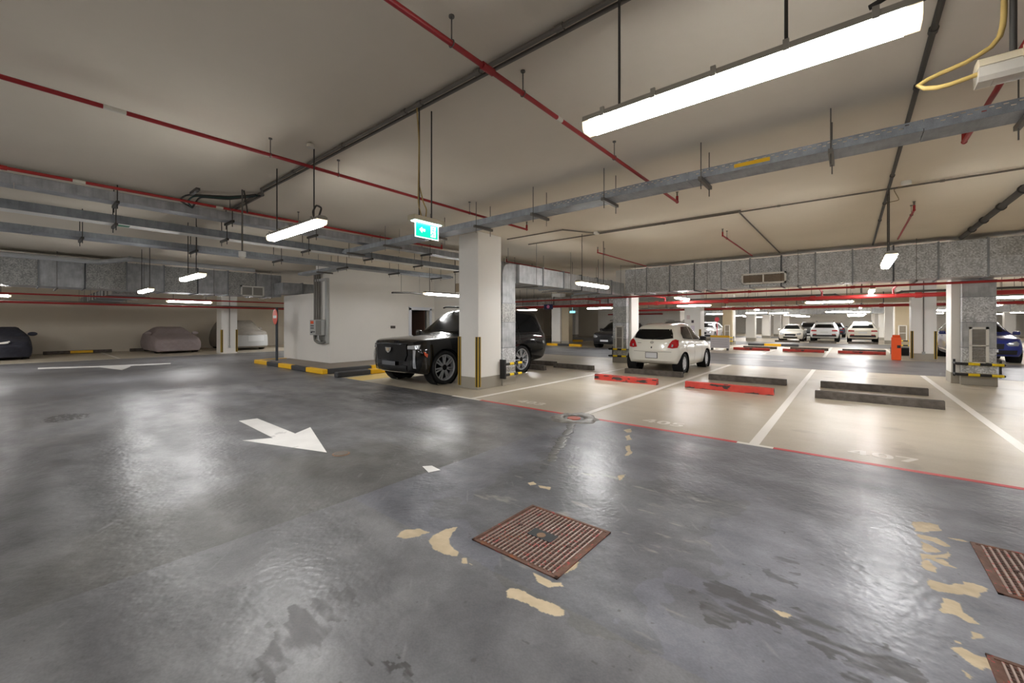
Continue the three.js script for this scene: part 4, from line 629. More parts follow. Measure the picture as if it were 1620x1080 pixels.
// ---------------------------------------------------------------- cars
// a car is built with its nose towards +z, wheels on y = 0, origin under the middle of the wheelbase
const lerp = (a, b, t) => a + (b - a) * t;
function stationAt(S, d) {                        // smooth reading of the shape table at distance d from the nose
  let i = 0; while (i < S.length - 2 && S[i + 1][0] < d) i++;
  const a = S[Math.max(0, i - 1)], b = S[i], c = S[i + 1], e = S[Math.min(S.length - 1, i + 2)], t = Math.max(0, Math.min(1, (d - b[0]) / (c[0] - b[0])));
  return b.map((_, k) => {
    const h = c[0] - b[0], m0 = (c[k] - a[k]) / Math.max(.001, c[0] - a[0]) * h, m1 = (e[k] - b[k]) / Math.max(.001, e[0] - b[0]) * h, lin = c[k] - b[k];
    const q0 = m0 * lin <= 0 ? 0 : Math.sign(lin) * Math.min(Math.abs(m0), 3 * Math.abs(lin)), q1 = m1 * lin <= 0 ? 0 : Math.sign(lin) * Math.min(Math.abs(m1), 3 * Math.abs(lin));
    const t2 = t * t, t3 = t2 * t; return (2 * t3 - 3 * t2 + 1) * b[k] + (t3 - 2 * t2 + t) * q0 + (-2 * t3 + 3 * t2) * c[k] + (t3 - t2) * q1;
  });
}
function sectionHalf(s) {                         // from the keel up over the roof, one side
  const [, yb, ys, yt, wb, wm, ws, wt] = s, gl = Math.max(0, yt - ys - .1);
  const P = [[0, yb], [wb * .6, yb], [wb * .96, yb], [wb, yb + .035], [lerp(wb, wm, .75), yb + .25 * (ys - yb)], [wm, yb + .5 * (ys - yb)], [lerp(wm, ws, .35), yb + .75 * (ys - yb)], [ws, ys - .06], [ws - .012, ys - .02]];
  if (gl > .02) { const r = Math.min(.1, gl * .4); for (const k of [.12, .4, .7]) P.push([lerp(ws - .03, wt, k) + .012 * Math.sin(k * Math.PI), lerp(ys, yt - r, k)]); P.push([wt, yt - r], [wt - .035, yt - r * .45], [wt - .12, yt - r * .12], [wt * .5, yt - .005], [0, yt]); }
  else { const y0 = ys; for (const k of [.05, .12, .2, .3, .42, .55, .75, 1]) P.push([(ws - .02) * (1 - k), lerp(y0, yt, Math.sin(k * Math.PI / 2))]); }
  return P;                                        // always 17 points
}
function carBody(spec) {
  const S = spec.S, L = S[S.length - 1][0], N = Math.round(L / .06), rows = [], W = Math.max(...S.map(s => s[5]));
  const z0 = spec.frontOver + spec.wheelbase / 2, bow = (x, d) => { const u = (x / W) ** 2; return -spec.bowF * u * Math.max(0, 1 - d / .7) ** 2 + spec.bowR * u * Math.max(0, 1 - (L - d) / .6) ** 2; };
  for (let i = 0; i <= N; i++) {
    let d = i / N * L; const h = sectionHalf(stationAt(S, d)), row = [];
    for (let k = 0; k < h.length; k++) row.push([h[k][0], h[k][1], z0 - d + bow(h[k][0], d)]);
    for (let k = h.length - 2; k > 0; k--) row.push([-h[k][0], h[k][1], z0 - d + bow(h[k][0], d)]);
    rows.push(row);
  }
  const pos = [], tri = (a, b, c) => pos.push(...a, ...b, ...c), n = rows[0].length;
  for (let i = 0; i < N; i++) for (let k = 0; k < n; k++) { const k2 = (k + 1) % n, a = rows[i][k], b = rows[i][k2], c = rows[i + 1][k2], d = rows[i + 1][k]; tri(a, c, b); tri(a, d, c); }
  for (const [row, f] of [[rows[0], 1], [rows[N], -1]]) {   // nose and tail closed by bowed strips
    const half = (n / 2) | 0, dd = f > 0 ? 0 : L, grid = [];
    for (let k = 0; k <= half; k++) { const p = row[k], line = []; for (let q = 0; q <= 10; q++) { const x = p[0] * (1 - 2 * q / 10); line.push([x, p[1], z0 - dd + bow(x, dd)]); } grid.push(line); }
    for (let k = 0; k < half; k++) for (let q = 0; q < 10; q++) { const a = grid[k][q], b = grid[k][q + 1], c = grid[k + 1][q + 1], d = grid[k + 1][q]; if (f > 0) { tri(a, d, c); tri(a, c, b); } else { tri(a, c, d); tri(a, b, c); } }
  }
  let g = new THREE.BufferGeometry(); g.setAttribute('position', new THREE.Float32BufferAttribute(pos, 3));
  g = mergeVertices(g, 1e-4);
  const keep = [], ix = g.index.array, p = g.attributes.position, A = V(), B = V(), C = V();
  for (let i = 0; i < ix.length; i += 3) { A.fromBufferAttribute(p, ix[i]); B.fromBufferAttribute(p, ix[i + 1]); C.fromBufferAttribute(p, ix[i + 2]); if (B.clone().sub(A).cross(C.clone().sub(A)).length() > 1e-9) keep.push(ix[i], ix[i + 1], ix[i + 2]); }
  g.setIndex(keep); g = toCreasedNormals(g, spec.crease ?? .6);
  g.setAttribute('uv', new THREE.BufferAttribute(new Float32Array(g.attributes.position.count * 2), 2));
  return g;
}
const evaluator = new Evaluator(); evaluator.attributes = ['position', 'normal', 'uv']; evaluator.useGroups = false;
function cutArches(g, spec) {
  let b = new Brush(g); b.updateMatrixWorld();
  for (const z of [spec.wheelbase / 2, -spec.wheelbase / 2]) for (const s of [-1, 1]) {
    const c = new THREE.CylinderGeometry(spec.R + .05, spec.R + .05, .42, 32); c.rotateZ(Math.PI / 2); c.translate(s * (spec.track + .1), spec.R + .005, z);
    const k = new Brush(c); k.updateMatrixWorld(); b = evaluator.evaluate(b, k, SUBTRACTION);
  }
  return b.geometry;
}
const tess = new TessellateModifier(.07, 6), caster = new THREE.Raycaster();
// lay an outline given in a plain view (side: z,y / front and rear: x,y) on the body skin
function drape(skin, poly, view, lift) {
  const s = new THREE.Shape(poly.map(p => new THREE.Vector2(...p))); let g = tess.modify(new THREE.ShapeGeometry(s).toNonIndexed());
  const p = g.attributes.position, out = new Float32Array(p.count * 3), nor = new Float32Array(p.count * 3), cache = {};
  for (let i = 0; i < p.count; i++) {
    const a = p.getX(i), b = p.getY(i), key = a.toFixed(4) + '_' + b.toFixed(4);
    if (!cache[key]) {
      const o = view === 'left' ? V(4, b, a) : view === 'right' ? V(-4, b, a) : view === 'front' ? V(a, b, 6) : view === 'rear' ? V(a, b, -6) : V(a, 4, b);
      const d = view === 'left' ? V(-1, 0, 0) : view === 'right' ? V(1, 0, 0) : view === 'front' ? V(0, 0, -1) : view === 'rear' ? V(0, 0, 1) : V(0, -1, 0);
      caster.set(o, d); const h = caster.intersectObject(skin, false)[0];
      cache[key] = h ? [h.point.clone().addScaledVector(h.face.normal, lift).addScaledVector(d, -lift), h.face.normal] : null;
    }
    const c = cache[key]; if (c) { out.set(c[0].toArray(), 3 * i); nor.set(c[1].toArray(), 3 * i); }
    else out.set([NaN, NaN, NaN], 3 * i);
  }
  const pos = []; for (let i = 0; i < p.count; i += 3) { const t = out.slice(3 * i, 3 * i + 9); if (t.some(Number.isNaN)) continue; const e = 1.2; if (Math.hypot(t[0] - t[3], t[1] - t[4], t[2] - t[5]) > e || Math.hypot(t[0] - t[6], t[1] - t[7], t[2] - t[8]) > e) continue; pos.push(...t); }
  let r = new THREE.BufferGeometry(); r.setAttribute('position', new THREE.Float32BufferAttribute(pos, 3)); r = mergeVertices(r, 1e-4); r.computeVertexNormals();
  // face outwards
  const q = r.attributes.position, n = r.attributes.normal; let sum = 0; for (let i = 0; i < q.count; i++) sum += view === 'left' ? n.getX(i) : view === 'right' ? -n.getX(i) : view === 'front' ? n.getZ(i) : view === 'rear' ? -n.getZ(i) : n.getY(i);
  if (sum < 0) { const ix = r.index.array; for (let i = 0; i < ix.length; i += 3) { const t = ix[i]; ix[i] = ix[i + 1]; ix[i + 1] = t; } r.computeVertexNormals(); }
  r = r.toNonIndexed(); r.setAttribute('uv', new THREE.BufferAttribute(new Float32Array(r.attributes.position.count * 2), 2)); return r;
}
const tyreM = std(0x131315, .75), rimSilver = std(0xc4c6ca, .3, .55), rimDark = std(0x1a1b1e, .35, .5), wellM = std(0x08080a, .9), glassDark = new THREE.MeshPhysicalMaterial({ color: 0x0b0d0f, roughness: .16, ior: 1.4 }), trimBlack = std(0x0e0e10, .45), chromeM = std(0xd8dadd, .15, 1), lensClear = new THREE.MeshPhysicalMaterial({ color: 0xc8ccd2, roughness: .12, metalness: .5, clearcoat: 1 }), lensRed = new THREE.MeshPhysicalMaterial({ color: 0xb0121c, roughness: .15, clearcoat: 1 }), lensOrange = std(0xe2500f, .3), plateM = std(0xd6d8da, .45);
const paintOf = (hex, rough = .25) => new THREE.MeshPhysicalMaterial({ color: hex, roughness: rough, metalness: 0, clearcoat: 1, clearcoatRoughness: .04 });
const wheelCache = {};
function wheelGeo(R, W, rimR, spokes, dark) {
  const key = [R, W, rimR, spokes, dark].join(); if (wheelCache[key]) return wheelCache[key];
  const h = W / 2, ty = new THREE.LatheGeometry([[rimR, -h * .8], [rimR + .02, -h], [R - .035, -h], [R - .008, -h * .82], [R, -h * .5], [R, h * .5], [R - .008, h * .82], [R - .035, h], [rimR + .02, h], [rimR, h * .8], [rimR - .01, h * .4], [rimR - .01, -h * .4], [rimR, -h * .8]].map(p => new THREE.Vector2(...p)), 40); ty.rotateZ(-Math.PI / 2);
  const ring = new THREE.LatheGeometry([[rimR - .02, h * .2], [rimR + .004, h * .78], [rimR - .012, h * .84], [rimR - .03, h * .7], [rimR - .045, -h * .2]].map(p => new THREE.Vector2(...p)), 40); ring.rotateZ(-Math.PI / 2);
  const back = new THREE.CylinderGeometry(rimR - .015, rimR - .015, .02, 32); back.rotateZ(Math.PI / 2); back.translate(-h * .1, 0, 0);
  const sp = [], inner = .07;
  for (let i = 0; i < spokes; i++) { const a = i / spokes * Math.PI * 2, da = .62 * Math.PI / spokes; for (const s of dark ? [-1, 1] : [0]) { const w0 = dark ? .014 : .03, w1 = dark ? .011 : .03, g = prism([[-w0, inner * .8], [w0, inner * .8], [w1, rimR - .02], [-w1, rimR - .02]], .03, .004); g.rotateZ(s * da * .5); g.rotateZ(a); g.rotateY(Math.PI / 2); g.translate(h * .42, 0, 0); sp.push(g); } }
  const hub = new THREE.CylinderGeometry(inner, inner + .012, .05, 24); hub.rotateZ(-Math.PI / 2); hub.translate(h * .5, 0, 0);
  return wheelCache[key] = { ty: ty.toNonIndexed(), ring: ring.toNonIndexed(), back: back.toNonIndexed(), sp: merge(sp), hub: hub.toNonIndexed() };
}
function addWheels(t, spec) {
  const w = wheelGeo(spec.R, spec.tw, spec.rim, spec.spokes, !!spec.rimDark);
  for (const z of [spec.wheelbase / 2, -spec.wheelbase / 2]) for (const s of [1, -1]) {
    const g = new THREE.Group(); g.name = 'wheel'; g.position.set(s * spec.track, spec.R, z); if (s < 0) g.rotation.y = Math.PI; t.add(g);
    part(g, 'tyre', w.ty, tyreM); part(g, 'rim_back', w.back, spec.rimDark ? rimDark : spec.hubBack ?? rimDark); part(g, 'rim', w.ring, rimSilver); part(g, 'spokes', w.sp, rimSilver); part(g, 'hub_cap', w.hub, spec.rimDark ? rimDark : rimSilver);
    const liner = new THREE.CylinderGeometry(spec.R + .046, spec.R + .046, .3, 24, 1, true); liner.rotateZ(Math.PI / 2); liner.translate(-.03, .005, 0); part(g, 'wheel_well', liner, new THREE.MeshStandardMaterial({ color: 0x070708, roughness: .95, side: THREE.DoubleSide }));
  }
}
const mirrorPoly = (pl, f) => pl.map(([a, b]) => [-a, b]);
const skins = {};
function skinOf(key, spec) { if (!skins[key]) { const full = carBody(spec), m = new THREE.Mesh(full, new THREE.MeshBasicMaterial({ side: THREE.DoubleSide })); m.updateMatrixWorld(); skins[key] = { probe: m, body: cutArches(full.clone(), spec), cache: {} }; } return skins[key]; }
function makeCar(key, spec, paint, name, label, pos, turn, opt = {}) {
  const sk = skinOf(key, spec), t = thing(name, label, 'car', pos, turn, opt.group);
  part(t, 'body', sk.body, paint);
  const put = (nm, id, poly, view, m, lift = .004, lb) => { const k = id + view + lift; const g = sk.cache[k] ??= drape(sk.probe, poly, view, lift); if (g.attributes.position.count) part(t, nm, g, m, lb); };
  const both = (nm, id, poly, m, lift, lb) => { put(nm, id, poly, 'left', m, lift, lb); put(nm, id, poly, 'right', m, lift, lb); };
  const glass = opt.glass ?? glassDark;
  spec.sideGlass.forEach((p, i) => both('side_window', 'sg' + i, p, glass, .004)); if (spec.sideTrim) both('window_trim', 'st', spec.sideTrim, trimBlack, .002);
  (spec.seams || []).forEach((p, i) => both('door_seam', 'dsm' + i, p, trimBlack, .0015)); if (spec.sill) both('sill_trim', 'sill', spec.sill, opt.lower ?? trimBlack, .006);
  (spec.handles || []).forEach(([z, y]) => { for (const s of [-1, 1]) { caster.set(V(s * 4, y, z), V(-s, 0, 0)); const h = caster.intersectObject(sk.probe, false)[0]; if (h) part(t, 'door_handle', bx(h.point.x - .022, h.point.x + .022, y - .016, y + .016, z - .09, z + .09, .012), opt.handle ?? paint); } });
  put('windscreen', 'ws', spec.windscreen, 'front', glass, .004); put('rear_window', 'rw', spec.rearWindow, 'rear', opt.rearGlass ?? glass, .004);
  for (const f of spec.front || []) { put(f.n, 'f' + f.id, f.p, 'front', opt[f.m] ?? f.mat, f.lift ?? .006, f.l); if (f.both) put(f.n, 'f' + f.id + 'm', mirrorPoly(f.p), 'front', opt[f.m] ?? f.mat, f.lift ?? .006, f.l); }
  for (const f of spec.rear || []) { put(f.n, 'r' + f.id, f.p, 'rear', opt[f.m] ?? f.mat, f.lift ?? .006, f.l); if (f.both) put(f.n, 'r' + f.id + 'm', mirrorPoly(f.p), 'rear', opt[f.m] ?? f.mat, f.lift ?? .006, f.l); }
  for (const f of spec.side || []) both(f.n, 's' + f.id, f.p, opt[f.m] ?? f.mat, f.lift ?? .005, f.l);
  for (const s of [-1, 1]) { const [mx, my, mz] = spec.mirror, g = new RoundedBoxGeometry(.2, .15, .12, 3, .045); g.translate(s * (mx + .1), my, mz); part(t, 'side_mirror', [g, rod([s * (mx - .06), my - .06, mz + .02], [s * (mx + .05), my - .03, mz], .025, 8)], opt.mirrorM ?? paint); }
  if (spec.rails) for (const s of [-1, 1]) part(t, 'roof_rail', tube([[s * spec.rails[0], spec.rails[1] - .03, spec.rails[2]], [s * spec.rails[0], spec.rails[1], spec.rails[2] - .15], [s * spec.rails[0], spec.rails[1] + .005, (spec.rails[2] + spec.rails[3]) / 2], [s * spec.rails[0], spec.rails[1], spec.rails[3] + .15], [s * spec.rails[0], spec.rails[1] - .04, spec.rails[3]]], .022, 24, 8), trimBlack);
  addWheels(t, spec); return t;
}
// columns of the shape tables: distance from nose, underside, shoulder, top, half widths at sill, middle, shoulder, roof
const BIG = { // long square-cut sport utility
  S: [[0, .42, .98, 1.03, .78, .86, .80, .6], [.06, .34, 1.06, 1.10, .86, .94, .88, .68], [.3, .30, 1.11, 1.15, .96, 1.0, .95, .76], [.9, .32, 1.14, 1.20, .98, 1.02, .98, .80], [1.5, .34, 1.17, 1.245, .98, 1.02, .98, .82], [1.62, .34, 1.18, 1.29, .98, 1.02, .98, .82], [2.0, .34, 1.19, 1.60, .98, 1.02, .98, .76], [2.36, .34, 1.2, 1.84, .98, 1.02, .98, .72], [2.7, .34, 1.2, 1.925, .98, 1.02, .98, .71], [3.6, .34, 1.2, 1.95, .98, 1.02, .98, .72], [4.6, .35, 1.2, 1.93, .97, 1.01, .97, .71], [5.08, .38, 1.2, 1.88, .95, 1.0, .95, .69], [5.2, .42, 1.2, 1.7, .94, .99, .94, .7], [5.32, .46, 1.18, 1.35, .9, .97, .92, .74], [5.38, .5, 1.12, 1.16, .86, .93, .88, .74]],
  wheelbase: 3.07, frontOver: .92, bowF: .16, bowR: .07, R: .42, track: .865, tw: .28, rim: .325, spokes: 7, rimDark: 1, crease: .55,
  sideGlass: [[[.72, 1.235], [.2, 1.78], [-.33, 1.83], [-.33, 1.235]], [[-.43, 1.235], [-.43, 1.83], [-1.38, 1.82], [-1.38, 1.235]], [[-1.48, 1.235], [-1.48, 1.82], [-2.28, 1.78], [-2.5, 1.3], [-2.45, 1.235]]],
  seams: [[[-.37, .42], [-.37, 1.22], [-.385, 1.22], [-.385, .42]], [[-1.42, .9], [-1.42, 1.22], [-1.435, 1.22], [-1.435, .9]], [[.75, .42], [.75, 1.16], [.735, 1.16], [.735, .42]]], sill: [[1.05, .34], [1.05, .46], [-1.05, .46], [-1.05, .34]], handles: [[-.2, 1.06], [-1.22, 1.06]],
  windscreen: [[-.72, 1.29], [.72, 1.29], [.62, 1.83], [-.62, 1.83]], rearWindow: [[-.66, 1.34], [.66, 1.34], [.6, 1.78], [-.6, 1.78]], mirror: [1.0, 1.24, .72], rails: [.62, 2.0, .2, -2.3],
  front: [
    { n: 'grille', id: 'g', p: [[-.55, .62], [.55, .62], [.62, .76], [.6, 1.0], [-.6, 1.0], [-.62, .76]], mat: std(0x0a0a0b, .3, .3), lift: .012, l: 'black mesh grille' },
    { n: 'grille_bar', id: 'gb', p: [[-.62, 1.005], [.62, 1.005], [.62, 1.03], [-.62, 1.03]], mat: std(0x4a4c50, .2, .8), lift: .018 }, { n: 'grille_bar', id: 'gb2', p: [[-.56, .6], [.56, .6], [.56, .62], [-.56, .62]], mat: std(0x4a4c50, .2, .8), lift: .018 },
    { n: 'headlight', id: 'h', both: 1, p: [[.64, .97], [.92, 1.0], [.92, .9], [.64, .9]], mat: lensClear, lift: .012, l: 'slim clear headlight' },
    { n: 'running_light', id: 'dr', both: 1, p: [[.8, .88], [.86, .88], [.86, .45], [.8, .45]], mat: lensClear, lift: .012, l: 'tall vertical running light' },
    { n: 'lower_intake', id: 'li', p: [[-.6, .36], [.6, .36], [.6, .5], [-.6, .5]], mat: trimBlack, lift: .01 }, { n: 'chin_trim', id: 'ct', p: [[-.5, .335], [.5, .335], [.5, .355], [-.5, .355]], mat: chromeM, lift: .014 },
    { n: 'number_plate', id: 'np', p: [[-.27, .5], [.27, .5], [.27, .6], [-.27, .6]], mat: std(0x5d5f63, .5), lift: .03, l: 'greyed-out number plate' },
    { n: 'crest_emblem', id: 'em', p: [[-.12, .93], [.12, .93], [.1, .86], [.05, .82], [0, .8], [-.05, .82], [-.1, .86]], mat: std(0xd8d8d4, .2, .6), lift: .03, l: 'silver shield emblem' }, { n: 'crest_emblem', id: 'em2', p: [[-.07, .915], [.07, .915], [.055, .865], [0, .83], [-.055, .865]], mat: std(0xb5a58c, .3, .5), lift: .036, l: 'shield of the emblem' },
  ],
  side: [{ n: 'side_marker', id: 'sm', p: [[2.1, .78], [2.2, .84], [2.19, .76], [2.12, .7]], mat: lensOrange, lift: .012, l: 'orange side marker' }, { n: 'fender_vent', id: 'fv', p: [[1.0, .98], [.78, 1.0], [.78, .97], [1.0, .95]], mat: chromeM }, { n: 'belt_trim', id: 'bt', p: [[.72, 1.205], [-2.45, 1.21], [-2.45, 1.225], [.72, 1.222]], mat: trimBlack, lift: .006 }],
  rear: [{ n: 'tail_light', id: 'tl', both: 1, p: [[.84, .78], [.91, .78], [.89, 1.13], [.82, 1.13]], mat: lensRed, lift: .012, l: 'tall red tail light' }, { n: 'number_plate', id: 'rp', p: [[-.27, .9], [.27, .9], [.27, 1.02], [-.27, 1.02]], mat: plateM }],
};
const HATCH = { // small rounded five-door
  S: [[0, .36, .64, .68, .58, .64, .58, .4], [.07, .24, .72, .76, .68, .74, .68, .5], [.3, .2, .82, .87, .76, .81, .77, .6], [.8, .2, .91, .97, .8, .84, .8, .66], [1.0, .2, .93, 1.02, .8, .845, .8, .66], [1.5, .2, .96, 1.33, .8, .845, .8, .6], [1.85, .2, .98, 1.48, .8, .845, .8, .585], [2.3, .2, 1.0, 1.53, .8, .845, .8, .58], [2.9, .21, 1.01, 1.505, .8, .845, .8, .57], [3.25, .23, 1.01, 1.46, .79, .84, .79, .56], [3.4, .25, 1.0, 1.38, .78, .83, .775, .57], [3.55, .28, .98, 1.2, .76, .82, .76, .6], [3.66, .3, .94, 1.02, .74, .8, .74, .62], [3.72, .34, .8, .84, .7, .78, .74, .6], [3.75, .38, .68, .72, .66, .74, .7, .55]],
  wheelbase: 2.46, frontOver: .77, bowF: .22, bowR: .12, R: .3, track: .745, tw: .185, rim: .2, spokes: 8, hubBack: std(0x4c4d50, .5, .4), crease: .75,
  sideGlass: [[[.62, 1.0], [.08, 1.36], [-.2, 1.41], [-.2, 1.0]], [[-.28, 1.0], [-.28, 1.415], [-.85, 1.4], [-1.12, 1.2], [-1.15, 1.05]]], seams: [[[-.235, .3], [-.235, .98], [-.247, .98], [-.247, .3]], [[.62, .3], [.62, .9], [.608, .9], [.608, .3]], [[-1.0, .62], [-1.15, 1.0], [-1.162, 1.0], [-1.012, .62]]], handles: [[-.12, .83], [-.98, .86]],
  windscreen: [[-.66, 1.03], [.66, 1.03], [.52, 1.42], [-.52, 1.42]], rearWindow: [[-.6, 1.06], [-.3, 1.015], [.3, 1.015], [.6, 1.06], [.57, 1.2], [.5, 1.33], [-.5, 1.33], [-.57, 1.2]], mirror: [.8, 1.02, .5],
  front: [{ n: 'headlight', id: 'h', both: 1, p: [[.38, .68], [.62, .78], [.66, .7], [.5, .62]], mat: lensClear, lift: .01 }, { n: 'grille', id: 'g', p: [[-.4, .36], [.4, .36], [.4, .5], [-.4, .5]], mat: trimBlack, lift: .01 }],
  rear: [{ n: 'tail_light', id: 'tl', both: 1, p: [[.6, .76], [.47, .78], [.52, .9], [.58, .99], [.66, 1.03], [.73, 1.0], [.76, .86], [.74, .78]], mat: lensRed, lift: .012, l: 'red tail light cluster' }, { n: 'reversing_lens', id: 'rl', both: 1, p: [[.58, .8], [.62, .8], [.63, .87], [.59, .88]], mat: lensClear, lift: .018 },
    { n: 'tailgate_seam', id: 'ts', p: [[-.58, .645], [.58, .645], [.58, .655], [-.58, .655]], mat: std(0x77776f, .6), lift: .002 }, { n: 'number_plate', id: 'np', p: [[-.17, .46], [.17, .46], [.17, .615], [-.17, .615]], mat: plateM, lift: .012, l: 'pale blank number plate' }, { n: 'plate_surround', id: 'ps', p: [[-.19, .445], [.19, .445], [.19, .63], [-.19, .63]], mat: std(0x3c3c3c, .5), lift: .006 },
    { n: 'badge', id: 'bd', p: Array.from({ length: 14 }, (_, i) => [.055 * Math.cos(i / 7 * Math.PI), .93 + .037 * Math.sin(i / 7 * Math.PI)]), mat: chromeM, lift: .01, l: 'oval chrome emblem' }, { n: 'badge', id: 'bd2', p: Array.from({ length: 12 }, (_, i) => [.038 * Math.cos(i / 6 * Math.PI), .93 + .022 * Math.sin(i / 6 * Math.PI)]), mat: std(0xc9c8c0, .3), lift: .014, l: 'centre of the emblem' }, { n: 'tailgate_lock', id: 'lk', p: [[-.02, .75], [.02, .75], [.02, .8], [-.02, .8]], mat: trimBlack, lift: .008 }, { n: 'model_badge', id: 'mb', p: [[-.56, .9], [-.4, .9], [-.4, .915], [-.56, .915]], mat: chromeM, lift: .008 }, { n: 'model_badge', id: 'mb2', p: [[.34, .9], [.46, .9], [.46, .915], [.34, .915]], mat: chromeM, lift: .008 },
    { n: 'rear_wiper', id: 'rwp', p: [[-.012, 1.0], [.012, 1.0], [-.3, 1.1], [-.31, 1.09]], mat: trimBlack, lift: .014 }],
  side: [{ n: 'belt_trim', id: 'bt', p: [[.62, .975], [-1.1, 1.02], [-1.1, 1.032], [.62, .99]], mat: trimBlack, lift: .005 }],
};
const SUV = { // mid-size rounded sport utility
  S: [[0, .4, .74, .78, .66, .74, .68, .5], [.07, .28, .84, .88, .8, .86, .8, .62], [.35, .25, .93, .98, .88, .94, .9, .72], [1.0, .26, 1.02, 1.09, .92, .97, .93, .76], [1.25, .26, 1.05, 1.15, .92, .97, .93, .76], [1.8, .26, 1.08, 1.5, .92, .97, .93, .68], [2.2, .26, 1.1, 1.64, .92, .97, .93, .65], [2.7, .26, 1.11, 1.69, .92, .97, .93, .65], [3.6, .28, 1.12, 1.66, .92, .97, .93, .64], [4.2, .32, 1.12, 1.56, .9, .96, .92, .62], [4.45, .34, 1.1, 1.38, .88, .95, .9, .64], [4.62, .38, 1.06, 1.16, .85, .93, .88, .66], [4.7, .44, .94, .98, .8, .88, .84, .66]],
  wheelbase: 2.85, frontOver: .86, bowF: .26, bowR: .13, R: .37, track: .83, tw: .25, rim: .26, spokes: 6, crease: .7,
  sideGlass: [[[.75, 1.13], [.18, 1.5], [-.2, 1.56], [-.2, 1.13]], [[-.3, 1.13], [-.3, 1.565], [-1.15, 1.54], [-1.15, 1.14]], [[-1.22, 1.15], [-1.22, 1.53], [-1.6, 1.46], [-1.85, 1.25], [-1.8, 1.17]]], seams: [[[-.25, .4], [-.25, 1.1], [-.263, 1.1], [-.263, .4]], [[.72, .4], [.72, 1.03], [.708, 1.03], [.708, .4]]], handles: [[-.08, .98], [-1.05, 1.0]], sill: [[1, .27], [1, .38], [-1, .38], [-1, .27]],
  windscreen: [[-.76, 1.17], [.76, 1.17], [.58, 1.57], [-.58, 1.57]], rearWindow: [[-.66, 1.16], [.66, 1.16], [.56, 1.46], [-.56, 1.46]], mirror: [.93, 1.13, .66], rails: [.58, 1.73, .3, -1.6],
  front: [{ n: 'headlight', id: 'h', both: 1, p: [[.46, .74], [.74, .84], [.82, .76], [.78, .66], [.52, .66]], mat: lensClear, lift: .012 }, { n: 'grille', id: 'g', p: [[-.4, .54], [.4, .54], [.42, .74], [-.42, .74]], mat: trimBlack, lift: .012 }, { n: 'lower_intake', id: 'li', p: [[-.74, .34], [.74, .34], [.76, .5], [-.76, .5]], mat: trimBlack, lift: .012 }, { n: 'number_plate', id: 'np', p: [[-.26, .42], [.26, .42], [.26, .53], [-.26, .53]], mat: plateM, lift: .02 }],
  rear: [{ n: 'tail_light', id: 'tl', both: 1, p: [[.5, .98], [.84, 1.0], [.88, .88], [.5, .88]], mat: lensRed, lift: .012 }, { n: 'rear_bumper', id: 'rb', p: [[-.78, .45], [.78, .45], [.78, .6], [-.78, .6]], mat: trimBlack, lift: .012 }, { n: 'reflector', id: 'rf', both: 1, p: [[.5, .6], [.74, .6], [.74, .66], [.5, .66]], mat: lensRed, lift: .02 }, { n: 'number_plate', id: 'np', p: [[-.26, .74], [.26, .74], [.26, .86], [-.26, .86]], mat: plateM, lift: .016 }],
  side: [],
};
const SALOON = { // ordinary four-door saloon
  S: [[0, .36, .62, .66, .6, .7, .62, .45], [.08, .24, .7, .74, .72, .8, .74, .56], [.4, .2, .8, .85, .82, .88, .83, .66], [1.1, .2, .9, .97, .86, .9, .86, .7], [1.35, .2, .92, 1.03, .86, .9, .86, .7], [1.95, .2, .95, 1.38, .86, .9, .86, .6], [2.4, .2, .97, 1.45, .86, .9, .86, .57], [3.0, .2, .98, 1.44, .86, .9, .86, .57], [3.6, .22, .98, 1.3, .86, .9, .86, .6], [4.05, .25, .99, 1.08, .84, .89, .84, .66], [4.5, .3, .96, 1.02, .8, .87, .81, .66], [4.62, .36, .86, .9, .74, .82, .77, .62]],
  wheelbase: 2.75, frontOver: .9, bowF: .24, bowR: .16, R: .33, track: .77, tw: .22, rim: .22, spokes: 7, crease: .7,
  sideGlass: [[[.55, 1.0], [0, 1.32], [-.35, 1.38], [-.35, 1.0]], [[-.43, 1.0], [-.43, 1.38], [-1.0, 1.32], [-1.4, 1.06], [-1.35, 1.01]]], seams: [[[-.39, .3], [-.39, .98], [-.402, .98], [-.402, .3]]], handles: [[-.25, .86], [-1.15, .88]],
  windscreen: [[-.72, 1.05], [.72, 1.05], [.52, 1.36], [-.52, 1.36]], rearWindow: [[-.62, 1.1], [.62, 1.1], [.5, 1.3], [-.5, 1.3]], mirror: [.86, 1.0, .55],
  front: [{ n: 'headlight', id: 'h', both: 1, p: [[.44, .66], [.7, .74], [.76, .66], [.7, .56], [.48, .56]], mat: lensClear, lift: .012 }, { n: 'grille', id: 'g', p: [[-.36, .48], [.36, .48], [.4, .64], [-.4, .64]], mat: std(0x3a3a3c, .3, .5), lift: .012 }, { n: 'lower_intake', id: 'li', p: [[-.5, .28], [.5, .28], [.5, .4], [-.5, .4]], mat: trimBlack, lift: .012 }, { n: 'number_plate', id: 'np', p: [[-.25, .41], [.25, .41], [.25, .5], [-.25, .5]], mat: plateM, lift: .02 }],
  rear: [{ n: 'tail_light', id: 'tl', both: 1, p: [[.4, .88], [.76, .9], [.8, .78], [.4, .78]], mat: lensRed, lift: .012 }, { n: 'number_plate', id: 'np', p: [[-.25, .6], [.25, .6], [.25, .72], [-.25, .72]], mat: plateM, lift: .016 }], side: [],
};
const blackPaint = new THREE.MeshPhysicalMaterial({ color: 0x040405, roughness: .4, specularIntensity: .2, clearcoat: 1, clearcoatRoughness: .03 });
makeCar('big', BIG, blackPaint, 'sport_utility_car', 'large glossy black sport utility car parked behind the white column', [-8.72, 0, -8.33], 0);
